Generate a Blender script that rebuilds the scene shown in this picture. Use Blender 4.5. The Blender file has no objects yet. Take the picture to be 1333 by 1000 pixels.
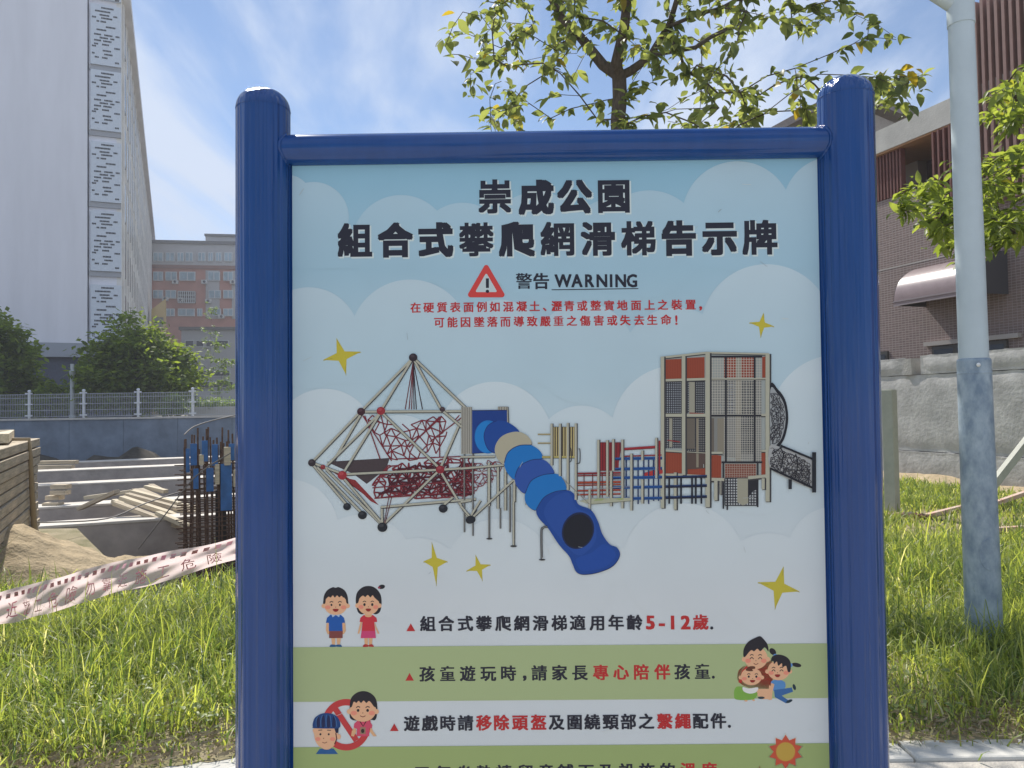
import bpy, math, random
import numpy as np
from math import sin, cos, tan, pi, radians, sqrt, atan2
from mathutils import Vector, Matrix
random.seed(7); RNG = np.random.default_rng(11)
S = bpy.context.scene
COL = S.collection

# ------------------------------------------------------------------ camera
FPX, CX, CY = 1001.0, 666.5, 500.0
PITCH, ROLL = 0.028776, -0.015824
C0 = Vector((0, 0, 1.6))
FW = Vector((0, cos(PITCH), sin(PITCH)))
_rt = Vector((1, 0, 0)); _up = _rt.cross(FW)
RT = cos(ROLL) * _rt + sin(ROLL) * _up
UP = -sin(ROLL) * _rt + cos(ROLL) * _up
cd = bpy.data.cameras.new('camera'); cam = bpy.data.objects.new('camera', cd); COL.objects.link(cam)
cd.sensor_width = 36; cd.lens = FPX / 1333 * 36; cd.clip_end = 2000; cd.clip_start = 0.05
m = Matrix((RT, UP, -FW)).transposed().to_4x4(); m.translation = C0
cam.matrix_world = m
S.camera = cam

# ------------------------------------------------------------------ world and sun
SUN_EL, SUN_AZ = radians(50), radians(-27)      # azimuth measured from +Y towards +X
w = bpy.data.worlds.new('World'); S.world = w; w.use_nodes = True
nt = w.node_tree; nt.nodes.clear()
N = nt.nodes.new; L = nt.links.new
out = N('ShaderNodeOutputWorld'); bg = N('ShaderNodeBackground'); bg.inputs[1].default_value = 0.12
sky = N('ShaderNodeTexSky'); sky.sky_type = 'NISHITA'; sky.sun_disc = False
sky.sun_elevation = SUN_EL; sky.sun_rotation = SUN_AZ
sky.air_density = 0.85; sky.dust_density = 0.03; sky.ozone_density = 1.6
tc = N('ShaderNodeTexCoord'); sep = N('ShaderNodeSeparateXYZ'); L(tc.outputs['Generated'], sep.inputs[0])
def math_(op, a, b=None, c=None):
    n = N('ShaderNodeMath'); n.operation = op
    for i, v in enumerate((a, b, c)):
        if v is None: continue
        if isinstance(v, (int, float)): n.inputs[i].default_value = v
        else: L(v, n.inputs[i])
    return n.outputs[0]
zz = math_('ADD', math_('MAXIMUM', sep.outputs[2], 0.0), 0.12)
cmb = N('ShaderNodeCombineXYZ'); L(math_('DIVIDE', sep.outputs[0], zz), cmb.inputs[0]); L(math_('DIVIDE', sep.outputs[1], zz), cmb.inputs[1])
mp = N('ShaderNodeMapping'); mp.inputs['Rotation'].default_value = (0, 0, radians(38)); mp.inputs['Scale'].default_value = (0.9, 0.22, 1)
mp.inputs['Location'].default_value = (0.55, 0.3, 0)
L(cmb.outputs[0], mp.inputs[0])
n1 = N('ShaderNodeTexNoise'); n1.inputs['Scale'].default_value = 2.3; n1.inputs['Detail'].default_value = 9; n1.inputs['Roughness'].default_value = 0.56
n1.inputs['Distortion'].default_value = 0.5; L(mp.outputs[0], n1.inputs['Vector'])
n2 = N('ShaderNodeTexNoise'); n2.inputs['Scale'].default_value = 0.55; n2.inputs['Detail'].default_value = 4
L(cmb.outputs[0], n2.inputs['Vector'])
cl = math_('ADD', math_('MULTIPLY', n1.outputs[0], 0.7), math_('MULTIPLY', n2.outputs[0], 0.5))
mr = N('ShaderNodeMapRange'); mr.interpolation_type = 'SMOOTHSTEP'; L(cl, mr.inputs[0])
mr.inputs[1].default_value = 0.52; mr.inputs[2].default_value = 0.68; mr.inputs[3].default_value = 0.05; mr.inputs[4].default_value = 1.0
mix = N('ShaderNodeMix'); mix.data_type = 'RGBA'; L(mr.outputs[0], mix.inputs[0]); L(sky.outputs[0], mix.inputs[6]); mix.inputs[7].default_value = (4.9, 5.6, 6.9, 1)
L(mix.outputs[2], bg.inputs[0]); L(bg.outputs[0], out.inputs[0])

sd = bpy.data.lights.new('sun', 'SUN'); sd.energy = 5.0; sd.angle = radians(0.53); sd.color = (1.0, 0.955, 0.88)
so = bpy.data.objects.new('sun', sd); COL.objects.link(so)
SD = Vector((sin(SUN_AZ) * cos(SUN_EL), cos(SUN_AZ) * cos(SUN_EL), sin(SUN_EL)))
so.rotation_euler = (-SD).to_track_quat('-Z', 'Y').to_euler()
so.location = (0, 0, 30)
S.view_settings.view_transform = 'Standard'; S.view_settings.look = 'None'
S.view_settings.exposure = 0.25; S.view_settings.gamma = 1; S.view_settings.use_curve_mapping = False
S.cycles.max_bounces = 8; S.cycles.transparent_max_bounces = 12

# ------------------------------------------------------------------ helpers
def ray(px, py): return (FW + RT * ((px - CX) / FPX) - UP * ((py - CY) / FPX))
def atY(px, py, Y):
    d = ray(px, py); return C0 + d * (Y / d.y)
def atZ(px, py, z):
    d = ray(px, py); return C0 + d * ((z - C0.z) / d.z)
def lin(c):
    return tuple(((v / 255) / 12.92 if v / 255 <= 0.04045 else ((v / 255 + 0.055) / 1.055) ** 2.4) for v in c)

MATS = {}
def mat(name, color, rough=0.7, spec=0.5, metal=0.0, noise=0.0, nscale=8.0, bump=0.0, bscale=40.0, coat=0.0, c2=None, stretch=None, translucent=0.0, trans_col=None, detail=6):
    if name in MATS: return MATS[name]
    m = bpy.data.materials.new(name); m.use_nodes = True; MATS[name] = m
    t = m.node_tree; b = t.nodes['Principled BSDF']
    b.inputs['Base Color'].default_value = (*color, 1); b.inputs['Roughness'].default_value = rough
    b.inputs['Specular IOR Level'].default_value = spec; b.inputs['Metallic'].default_value = metal
    b.inputs['Coat Weight'].default_value = coat; b.inputs['Coat Roughness'].default_value = 0.04
    co = t.nodes.new('ShaderNodeTexCoord'); v = co.outputs['Object']
    if stretch:
        q = t.nodes.new('ShaderNodeMapping'); q.inputs['Scale'].default_value = stretch; t.links.new(v, q.inputs[0]); v = q.outputs[0]
    if noise > 0 or c2:
        n = t.nodes.new('ShaderNodeTexNoise'); n.inputs['Scale'].default_value = nscale; n.inputs['Detail'].default_value = detail; n.inputs['Roughness'].default_value = 0.62
        t.links.new(v, n.inputs['Vector'])
        r = t.nodes.new('ShaderNodeMapRange'); r.inputs[1].default_value = 0.33; r.inputs[2].default_value = 0.67; t.links.new(n.outputs[0], r.inputs[0])
        x = t.nodes.new('ShaderNodeMix'); x.data_type = 'RGBA'; t.links.new(r.outputs[0], x.inputs[0])
        a = c2 if c2 else tuple(max(0, k * (1 - noise)) for k in color)
        x.inputs[6].default_value = (*a, 1); x.inputs[7].default_value = (*(color if c2 else tuple(min(1, k * (1 + noise)) for k in color)), 1)
        t.links.new(x.outputs[2], b.inputs['Base Color'])
    if bump > 0:
        n = t.nodes.new('ShaderNodeTexNoise'); n.inputs['Scale'].default_value = bscale; n.inputs['Detail'].default_value = 8; t.links.new(v, n.inputs['Vector'])
        bp = t.nodes.new('ShaderNodeBump'); bp.inputs['Strength'].default_value = bump; bp.inputs['Distance'].default_value = 0.02
        t.links.new(n.outputs[0], bp.inputs['Height']); t.links.new(bp.outputs[0], b.inputs['Normal'])
    return m

def foliage_mat(name, ca, cb, tr, spec=0.4, rough=0.45, tw=0.45, cc=None):
    """leaf: colour varies leaf by leaf from the 'tint' attribute; light passes through"""
    m = bpy.data.materials.new(name); m.use_nodes = True; t = m.node_tree
    b = t.nodes['Principled BSDF']; o = t.nodes['Material Output']
    at = t.nodes.new('ShaderNodeAttribute'); at.attribute_name = 'tint'
    oi = t.nodes.new('ShaderNodeObjectInfo')
    ad = t.nodes.new('ShaderNodeMath'); ad.operation = 'ADD'; t.links.new(at.outputs['Fac'], ad.inputs[0]); t.links.new(oi.outputs['Random'], ad.inputs[1])
    fr = t.nodes.new('ShaderNodeMath'); fr.operation = 'FRACT'; t.links.new(ad.outputs[0], fr.inputs[0])
    cr = t.nodes.new('ShaderNodeValToRGB'); e = cr.color_ramp.elements
    e[0].position = 0.0; e[0].color = (*ca, 1); e[1].position = 0.96 if cc else 1.0; e[1].color = (*cb, 1)
    if cc:
        k = cr.color_ramp.elements.new(0.985); k.color = (*cc, 1)
    t.links.new(fr.outputs[0], cr.inputs[0]); t.links.new(cr.outputs[0], b.inputs['Base Color'])
    b.inputs['Roughness'].default_value = rough; b.inputs['Specular IOR Level'].default_value = spec
    tl = t.nodes.new('ShaderNodeBsdfTranslucent')
    mu = t.nodes.new('ShaderNodeMix'); mu.data_type = 'RGBA'; mu.blend_type = 'MULTIPLY'; mu.inputs[0].default_value = 1
    t.links.new(cr.outputs[0], mu.inputs[6]); mu.inputs[7].default_value = (*tr, 1); t.links.new(mu.outputs[2], tl.inputs[0])
    ms = t.nodes.new('ShaderNodeMixShader'); ms.inputs[0].default_value = tw
    t.links.new(b.outputs[0], ms.inputs[1]); t.links.new(tl.outputs[0], ms.inputs[2]); t.links.new(ms.outputs[0], o.inputs[0])
    return m

def link(o, parent=None):
    COL.objects.link(o)
    if parent is not None: o.parent = parent
    return o
def tag(o, label=None, cat=None, group=None, kind=None):
    if label: o['label'] = label
    if cat: o['category'] = cat
    if group: o['group'] = group
    if kind: o['kind'] = kind
    return o
def empty(name, loc, rz=0.0, label=None, cat=None, group=None):
    o = bpy.data.objects.new(name, None); o.empty_display_size = 0.1; o.location = loc; o.rotation_euler = (0, 0, rz); link(o)
    return tag(o, label, cat, group)
class MB:
    def __init__(s): s.v = []; s.f = []; s.mi = []; s.sm = []
    def add(s, vs, fs, mi=0, smooth=False):
        k = len(s.v); s.v += [tuple(p) for p in vs]
        for f in fs: s.f.append(tuple(i + k for i in f)); s.mi.append(mi); s.sm.append(smooth)
    def box(s, x0, x1, y0, y1, z0, z1, M=None, mi=0):
        vs = [Vector((x, y, z)) for z in (z0, z1) for y in (y0, y1) for x in (x0, x1)]
        if M is not None: vs = [M @ v for v in vs]
        s.add(vs, [(0, 2, 3, 1), (4, 5, 7, 6), (0, 1, 5, 4), (2, 6, 7, 3), (0, 4, 6, 2), (1, 3, 7, 5)], mi)
    def tube(s, pts, rs, n=10, cap=True, mi=0):
        pts = [Vector(p) for p in pts]; k = len(pts)
        if isinstance(rs, (int, float)): rs = [rs] * k
        prev = None; vs = []
        for i, p in enumerate(pts):
            d = (pts[min(i + 1, k - 1)] - pts[max(i - 1, 0)])
            if d.length < 1e-9: d = Vector((0, 0, 1))
            d.normalize()
            if prev is None:
                a = Vector((0, 0, 1)) if abs(d.z) < 0.9 else Vector((1, 0, 0)); prev = d.cross(a).normalized()
            else:
                prev = (prev - d * prev.dot(d))
                prev = prev.normalized() if prev.length > 1e-6 else d.orthogonal().normalized()
            q = d.cross(prev)
            for j in range(n):
                a = 2 * pi * j / n; vs.append(p + (prev * cos(a) + q * sin(a)) * rs[i])
        fs = []
        for i in range(k - 1):
            for j in range(n):
                fs.append((i * n + j, i * n + (j + 1) % n, (i + 1) * n + (j + 1) % n, (i + 1) * n + j))
        s.add(vs, fs, mi, True)
        if cap: s.add(vs[:n], [tuple(range(n))[::-1]], mi); s.add(vs[-n:], [tuple(range(n))], mi)
    def lathe(s, prof, n=32, M=None, mi=0):
        vs = []; 
        for r, z in prof:
            for j in range(n):
                a = 2 * pi * j / n; p = Vector((r * cos(a), r * sin(a), z)); vs.append(M @ p if M is not None else p)
        fs = [(i * n + j, i * n + (j + 1) % n, (i + 1) * n + (j + 1) % n, (i + 1) * n + j) for i in range(len(prof) - 1) for j in range(n)]
        s.add(vs, fs, mi, True)
    def build(s, name, mats, parent=None, bevel=0.0):
        me = bpy.data.meshes.new(name); me.from_pydata(s.v, [], s.f)
        for mm in (mats if isinstance(mats, (list, tuple)) else [mats]): me.materials.append(mm)
        me.polygons.foreach_set('material_index', s.mi); me.polygons.foreach_set('use_smooth', s.sm); me.update()
        o = bpy.data.objects.new(name, me); link(o, parent)
        if bevel > 0:
            b = o.modifiers.new('bevel', 'BEVEL'); b.width = bevel; b.segments = 2; b.limit_method = 'ANGLE'
        return o
def box_obj(name, m_, x0, x1, y0, y1, z0, z1, parent=None, M=None, bevel=0.0):
    b = MB(); b.box(x0, x1, y0, y1, z0, z1, M); return b.build(name, m_, parent, bevel)
def frame(o, yaw):      # local x along the yaw direction (measured as azimuth from +Y), z up
    d = Vector((sin(yaw), cos(yaw), 0)); n = Vector((-d.y, d.x, 0))
    M = Matrix((d, n, Vector((0, 0, 1)))).transposed().to_4x4(); M.translation = Vector(o); return M
def mesh_np(name, V, F, m_, parent=None, tint=None, smooth=False):
    me = bpy.data.meshes.new(name); n = len(V); k = len(F); w_ = F.shape[1]
    me.vertices.add(n); me.vertices.foreach_set('co', V.astype(np.float32).ravel())
    me.loops.add(k * w_); me.loops.foreach_set('vertex_index', F.astype(np.int32).ravel())
    me.polygons.add(k); me.polygons.foreach_set('loop_start', np.arange(0, k * w_, w_, dtype=np.int32))
    me.update(calc_edges=True)
    if tint is not None:
        a = me.attributes.new('tint', 'FLOAT', 'POINT'); a.data.foreach_set('value', tint.astype(np.float32))
    if smooth: me.polygons.foreach_set('use_smooth', [True] * k)
    me.materials.append(m_); o = bpy.data.objects.new(name, me); return link(o, parent)

# ------------------------------------------------------------------ materials
concrete = mat('concrete', (0.40, 0.385, 0.36), 0.9, 0.3, noise=0.22, nscale=2.5, bump=0.5, bscale=30)
concrete_pale = mat('concrete_pale', (0.55, 0.53, 0.48), 0.9, 0.3, noise=0.14, nscale=1.5, bump=0.4, bscale=20)
paving_m = mat('paving_concrete', (0.50, 0.46, 0.40), 0.9, 0.3, noise=0.16, nscale=3, bump=0.5, bscale=80)
soil = mat('soil', (0.36, 0.30, 0.20), 0.95, 0.2, c2=(0.17, 0.16, 0.08), nscale=2.2, bump=1.0, bscale=25)
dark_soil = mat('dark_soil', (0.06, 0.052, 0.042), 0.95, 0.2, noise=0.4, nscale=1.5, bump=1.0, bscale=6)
sand = mat('sand', (0.42, 0.33, 0.21), 0.95, 0.2, noise=0.22, nscale=5, bump=0.8, bscale=30)
wood = mat('weathered_wood', (0.47, 0.39, 0.28), 0.8, 0.3, noise=0.28, nscale=6, bump=0.4, bscale=20, stretch=(0.4, 6, 6))
wood_pale = mat('pale_wood', (0.60, 0.51, 0.36), 0.75, 0.3, noise=0.2, nscale=6, bump=0.3, bscale=20, stretch=(0.4, 6, 6))
blue_paint = mat('blue_gloss_paint', (0.010, 0.058, 0.225), 0.12, 0.38, noise=0.07, nscale=5, coat=0.22, stretch=(6, 6, 0.35))
# uneven brushed coat: long vertical runs in the paint break the reflections into streaks
_t = blue_paint.node_tree; _b = _t.nodes['Principled BSDF']
_c = _t.nodes.new('ShaderNodeTexCoord'); _m = _t.nodes.new('ShaderNodeMapping'); _m.inputs['Scale'].default_value = (46, 46, 0.6)
_n = _t.nodes.new('ShaderNodeTexNoise'); _n.inputs['Scale'].default_value = 1.0; _n.inputs['Detail'].default_value = 3; _n.inputs['Distortion'].default_value = 0.2
_p = _t.nodes.new('ShaderNodeBump'); _p.inputs['Strength'].default_value = 1.0; _p.inputs['Distance'].default_value = 0.016
_t.links.new(_c.outputs['Object'], _m.inputs[0]); _t.links.new(_m.outputs[0], _n.inputs['Vector']); _t.links.new(_n.outputs[0], _p.inputs['Height'])
_t.links.new(_p.outputs[0], _b.inputs['Normal']); _t.links.new(_p.outputs[0], _b.inputs['Coat Normal'])
bark = mat('bark', (0.12, 0.095, 0.075), 0.9, 0.3, noise=0.3, nscale=14, bump=0.9, bscale=45, stretch=(3, 3, 0.7))
rust = mat('rusty_steel', (0.13, 0.075, 0.05), 0.8, 0.4, noise=0.4, nscale=20)
blue_board = mat('blue_form_board', (0.05, 0.16, 0.40), 0.6, 0.4, noise=0.2, nscale=6)
white_paint = mat('white_fence_paint', (0.66, 0.68, 0.70), 0.5, 0.4, noise=0.08)
galv = mat('galvanised_lower_pole', (0.38, 0.45, 0.50), 0.42, 0.5, c2=(0.17, 0.23, 0.30), nscale=9, bump=0.25, bscale=12, stretch=(1.4, 1.4, 0.8))
pole_paint = mat('pale_grey_pole_paint', (0.50, 0.57, 0.60), 0.38, 0.5, noise=0.05, nscale=3, bump=0.06, bscale=30)
GRID = radians(-23.8)               # street grid on the left
VYAW = radians(-18.1)               # street grid on the right

# ================================================================== SETTING
pv = MB(); pv.add([(-60, -60, 0), (60, -60, 0), (60, 3.44, 0), (-60, 3.44, 0)], [(0, 1, 2, 3)])
tag(pv.build('pavement', paving_m), kind='structure')
g = MB(); gz = 0.02
rgk = random.Random(4); EDGE = []
for i in range(241):
    x = -4.0 + i * .04; EDGE.append((x, (3.585 if x > -1.25 else max(3.10, 3.585 + (x + 1.25) * .26)) + rgk.uniform(-.014, .014) + .022 * sin(x * 5.1) , .0150))
g.add([(-150, 3.1, gz)] + EDGE + [(150, 3.585, gz), (150, 250, gz), (-10, 250, gz), (-10, 34, gz), (0.3, 8.25, gz), (-3.9, 6.35, gz), (-4.5, 8.5, gz), (-6.0, 10.6, gz), (-150, 10.6, gz)], [tuple(range(1 + len(EDGE) + 9))])
hole = [(-10, 34), (0.3, 8.25), (-3.9, 6.35), (-4.5, 8.5), (-6.0, 10.6), (-120, 10.6)]
for a, b in zip(hole[:-1], hole[1:]):
    g.add([(a[0], a[1], gz), (b[0], b[1], gz), (b[0], b[1], -1.6), (a[0], a[1], -1.6)], [(0, 1, 2, 3)])
tag(g.build('ground', soil), kind='structure')
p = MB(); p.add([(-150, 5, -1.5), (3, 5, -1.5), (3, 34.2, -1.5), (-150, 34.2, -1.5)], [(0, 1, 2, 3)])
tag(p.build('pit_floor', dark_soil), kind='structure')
p = MB(); p.add([(-150, 34.2, 1.25), (-10.2, 34.2, 1.25), (-10.2, 250, 1.25), (-150, 250, 1.25)], [(0, 1, 2, 3)])
tag(p.build('terrace', mat('dusty_ground', (0.2, 0.18, 0.15), 0.9, 0.2, noise=0.2)), kind='structure')
# kerb stones along the path
kerb = empty('kerb', (0, 3.54, 0)); kerb['kind'] = 'structure'
km = None
for i in range(-9, 10):
    if km is None:
        b = MB(); b.box(-0.299, 0.299, -0.092, 0.092, -0.1, 0.014); k_ = b.build('kerb_stone', concrete_pale, kerb, 0.012); km = k_
    else:
        k_ = km.copy(); link(k_, kerb)
    kx_ = i * 0.604 + .25; bend = kx_ < -1.2
    k_.location = (kx_ * (1 if not bend else .97) + random.uniform(-.002, .002), (0.25 * (kx_ + 1.2) if bend else 0) + random.uniform(-.006, .006), random.uniform(-.004, .004)); k_.rotation_euler = (0, 0, (.245 if bend else 0) + random.uniform(-.006, .006))
# paving joints: slabs near the kerb as pieces
for i in range(-6, 7):
    s_ = box_obj('paving_slab', paving_m, -0.445, 0.445, -0.44, 0.44, -0.02, 0.008, kerb, bevel=0.006); s_.location = (i * 0.9 + 0.2, -0.55, random.uniform(-.002, .002))

# thin veil of sunlit air over the whole place
hz = MB(); hz.box(-155, 155, -65, 255, -2.7, 36)
hzm = bpy.data.materials.new('haze'); hzm.use_nodes = True; _t = hzm.node_tree; _t.nodes.clear()
_o = _t.nodes.new('ShaderNodeOutputMaterial'); _v = _t.nodes.new('ShaderNodeVolumePrincipled'); _v.inputs['Color'].default_value = (.93, .95, 1, 1); _v.inputs['Density'].default_value = 0.0014; _v.inputs['Anisotropy'].default_value = 0.0
_t.links.new(_v.outputs[0], _o.inputs['Volume']); tag(hz.build('haze', hzm), 'thin sunlit haze filling the whole place', 'haze', kind='stuff')
# soil banks
def bank(name, m_, pts, h, wdt, seed, n=90, k=14):
    rg = np.random.default_rng(seed); A = np.array(pts, float)
    seg = np.linalg.norm(np.diff(A[:, :2], axis=0), axis=1); cum = np.r_[0, np.cumsum(seg)]
    ts = np.linspace(0, cum[-1], n); P = np.stack([np.interp(ts, cum, A[:, i]) for i in range(3)], 1)
    d = np.gradient(P[:, :2], axis=0); d /= np.linalg.norm(d, axis=1)[:, None]; nn = np.stack([-d[:, 1], d[:, 0]], 1)
    V = []; ph = rg.uniform(0, 6, 8)
    for i in range(n):
        hh = h * (0.72 + 0.16 * sin(ts[i] * 1.3 + ph[0]) + 0.12 * sin(ts[i] * 3.1 + ph[1]))
        for j in range(k):
            t = j / (k - 1) * 2 - 1; z = hh * (cos(t * pi / 2) ** 1.3 if abs(t) < 1 else 0) + 0.04 * h * rg.normal() * (1 - abs(t))
            q = P[i, :2] + nn[i] * t * wdt * (1 + 0.12 * sin(ts[i] * 2.2 + ph[2])); V.append((q[0], q[1], P[i, 2] + z - 0.03))
    F = np.array([(i * k + j, i * k + j + 1, (i + 1) * k + j + 1, (i + 1) * k + j) for i in range(n - 1) for j in range(k - 1)])
    return mesh_np(name, np.array(V), F, m_, smooth=True)
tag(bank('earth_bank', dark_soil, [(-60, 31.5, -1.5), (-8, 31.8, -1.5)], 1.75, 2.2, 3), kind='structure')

# retaining wall across the far side of the site, panel by panel
rw = empty('retaining_wall', (-10, 34, 0), label='long blue-grey concrete retaining wall behind the building site, carrying the white fence', cat='wall')
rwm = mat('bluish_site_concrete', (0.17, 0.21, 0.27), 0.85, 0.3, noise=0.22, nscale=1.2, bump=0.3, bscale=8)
for i in range(22):
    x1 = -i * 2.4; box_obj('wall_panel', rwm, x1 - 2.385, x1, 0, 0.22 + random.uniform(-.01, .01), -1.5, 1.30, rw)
cp = box_obj('coping', mat('coping_concrete', (0.5, 0.48, 0.45), 0.9, noise=0.1), -53, 0.05, -0.06, 0.3, 1.302, 1.39, rw)
box_obj('return_wall', rwm, 0.0, 0.22, 0.25, 90, 0, 1.30, rw)

# ------------------------------------------------------------------ the sky dome is the world; far buildings on the left
class Facade:
    """flat front through pixel (px, py) at depth Y; local x runs along the yaw direction"""
    def __init__(s, px, Y, yaw, base=0.0):
        s.o = atY(px, 530, Y); s.o.z = base; s.yaw = yaw; s.M = frame(s.o, yaw)
        s.d = Vector((sin(yaw), cos(yaw), 0)); s.n = Vector((-s.d.y, s.d.x, 0))
    def at(s, px, py, dep=0.0):
        d = ray(px, py); o = s.o + s.n * dep
        t = (o - C0).dot(s.n) / d.dot(s.n); P = C0 + d * t
        return (P - s.o).dot(s.d), P.z - s.o.z
    def root(s, name, **k):
        o = empty(name, s.o, **k); o.rotation_euler = (0, 0, pi / 2 - s.yaw); return o

# white slab block
UY = GRID + pi / 2
fb = Facade(158.6, 50, UY, 1.25)
wb = fb.root('apartment_block', label='tall white slab building at left, blank front and perforated stair strip, dark ground floor', cat='building')
wb_white = mat('white_render', (0.72, 0.72, 0.77), 0.8, 0.3, noise=0.05, nscale=0.8, stretch=(1, 1, .15))
wb_side = mat('pale_render', (0.70, 0.68, 0.65), 0.8, 0.3, noise=0.12, nscale=0.6)
wb_dark = mat('dark_base_cladding', (0.085, 0.095, 0.13), 0.7, 0.4, noise=0.1)
x115, _ = fb.at(115, 200); zb = fb.at(120, 447)[1]; ztop = fb.at(158.6, -9)[1]
box_obj('blank_wall', wb_white, -40, x115 - 0.06, 0, 12, zb, ztop + 0.6, wb)
box_obj('ground_floor', wb_dark, -40, -0.2, 0.35, 12, 0, zb - 0.02, wb)
box_obj('ledge', mat('grey_ledge', (0.34, 0.36, 0.40), 0.8), -40, 0.02, -0.12, 0.34, zb - 0.9, zb - 0.024, wb)
box_obj('stair_core', wb_white, x115, -0.3, 0.25, 12, zb, ztop, wb)
slot = mat('slot_shadow', (0.035, 0.035, 0.045), 0.8)
ribm = mat('screen_tile', (0.58, 0.63, 0.70), 0.7, noise=0.05)
tops = [5, 90, 183, 273, 369]; pitch = None
rows = [(-72, 5)] + [(a, a + 85) for a in tops]
dash = [(.05, [(.35, .75)]), (.11, [(.15, .65)]), (.17, [(.3, .6), (.75, .88)]), (.22, [(.05, .18), (.35, .72)]), (.28, [(.2, .27), (.33, .5)]), (.36, [(.5, .82)]), (.42, [(.2, .52)]), (.5, [(.12, .34), (.45, .72), (.82, .95)]),
        (.55, [(.3, .56), (.65, .78)]), (.6, [(.12, .34), (.42, .68)]), (.66, [(.12, .26), (.38, .62)]), (.7, [(.05, .16), (.78, .94)]), (.76, [(.4, .66)]), (.82, [(.05, .12), (.45, .7)]), (.88, [(.14, .26), (.38, .55)]), (.94, [(.8, .93)])]
for ri, (ya, yb) in enumerate(rows):
    z1 = fb.at(136, ya + 2)[1]; z0 = fb.at(136, yb - 5 if ri else 0)[1]
    if ri == 0: z1 = ztop - 0.1; z0 = fb.at(136, -1)[1]
    pnl = box_obj('screen_panel', ribm, x115 + 0.12, -0.02, 0.0, 0.24, z0, z1, wb)
    b = MB(); W_ = (-0.02 - x115 - 0.12)
    for fy, segs in dash:
        zc = z1 + (z0 - z1) * fy
        for a, c in segs:
            a2 = a
            while a2 < c - 0.01:
                xa = x115 + 0.12 + W_ * a2; b.box(xa, xa + W_ * 0.034, -0.02, -0.003, zc - 0.05, zc + 0.05); a2 += 0.046
    b.build('slot_row', slot, pnl)['kind'] = 'stuff'
    if ri: box_obj('floor_band', mat('grey_band', (0.36, 0.37, 0.40), 0.8), x115 + 0.03, -0.04, 0.1, 0.248, z0 - 0.34, z0 - 0.01, wb)
# long side wall with pilasters, recesses and a roof slab
b = MB(); b.box(-0.3, -0.02, 0.26, 84, zb, ztop); sw = b.build('side_wall', wb_side, wb)
box_obj('side_base', wb_dark, -0.25, 0.2, 0.4, 84, 0, zb, wb)
for i in range(26):
    y = 1.2 + i * 3.2; box_obj('pilaster', wb_side, -0.015, 0.10, y, y + 0.7, zb, ztop - 0.2, wb)
b = MB()
for i in range(26):
    for k in range(6):
        y = 2.1 + i * 3.2; z0 = zb + 1.0 + k * (ztop - zb) / 6; b.box(-0.015, 0.05, y + .1, y + 2.0, z0, z0 + 2.6)
b.build('side_windows', mat('dim_glass', (0.06, 0.07, 0.09), 0.2, 0.6), wb)['kind'] = 'stuff'
box_obj('roof_slab', wb_white, -8, 0.5, 0.3, 84, ztop + 0.003, ztop + 0.7, wb)

# red-brown tiled apartments far behind
fa = Facade(250, 120, radians(80), 1.25)
ab = fa.root('apartment_building', label='far red-brown tiled apartment building with rows of pale windows, left of the blue post', cat='building')
redt = mat('red_brown_tile', (0.46, 0.225, 0.18), 0.8, 0.3, noise=0.1, nscale=0.5)
pale = mat('pale_band', (0.42, 0.41, 0.41), 0.8, noise=0.06)
gls = mat('window_glass_pale', (0.30, 0.40, 0.46), 0.15, 0.6, noise=0.25, nscale=0.8)
frm = mat('window_frame_grey', (0.55, 0.57, 0.58), 0.6)
xl = fa.at(150, 400)[0]; xr = fa.at(480, 400)[0]
ZT = fa.at(250, 318)[1]
box_obj('wall', redt, xl, xr, 0, 14, 0, ZT, ab)
box_obj('roof_parapet', mat('dark_coping', (0.16, 0.155, 0.16), 0.8), xl, xr, -0.4, 14.2, ZT + 0.01, ZT + 0.5, ab)
za, zc_ = fa.at(250, 345)[1], fa.at(250, 327)[1]
box_obj('pale_storey', pale, xl, xr, -0.15, -0.01, fa.at(250, 347)[1], ZT, ab)
box_obj('penthouse', pale, fa.at(262, 300)[0], xr, 3, 12, ZT + 0.51, fa.at(262, 302)[1], ab)
box_obj('penthouse_coping', mat('dark_coping', (0, 0, 0)), fa.at(261, 300)[0], xr, 2.7, 12.3, fa.at(262, 302)[1] + .01, fa.at(262, 300)[1] + .1, ab)
box_obj('tile_band', mat('dark_tile_band', (0.24, 0.13, 0.11), 0.8), xl, xr, -0.22, -0.16, fa.at(250, 350)[1], fa.at(250, 345.5)[1], ab)
for xa in (268, 302): box_obj('pale_pier', pale, fa.at(xa, 400)[0], fa.at(xa + 18, 400)[0], -0.12, -0.005, fa.at(250, 415)[1], fa.at(250, 352)[1], ab)
wins = []
for (y0, y1, xs) in ((329, 341, [(200, 213), (216, 228), (231, 240), (242, 252), (258, 268), (271, 278), (281, 289), (292, 303)]),
                     (354, 366, [(200, 213), (216, 231), (234, 255), (271, 287), (291, 304)]),
                     (378, 389, [(200, 213), (216, 230), (272, 288), (291, 304)]),
                     (402, 412, [(217, 228), (232, 254), (257, 264), (277, 288), (291, 304)])):
    for a, c in xs: wins.append((a, c, y0, y1))
for (a, c, y0, y1) in wins:
    x0, z1 = fa.at(a, y0); x1, z0 = fa.at(c, y1)
    f_ = box_obj('window', frm, x0, x1, -0.32, -0.16, z0, z1, ab)
    mid = (x0 + x1) / 2
    for (p0, p1) in ((x0 + .12, mid - .07), (mid + .07, x1 - .12)): box_obj('pane', gls, p0, p1, -0.34, -0.325, z0 + .12, z1 - .12, f_)
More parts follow.
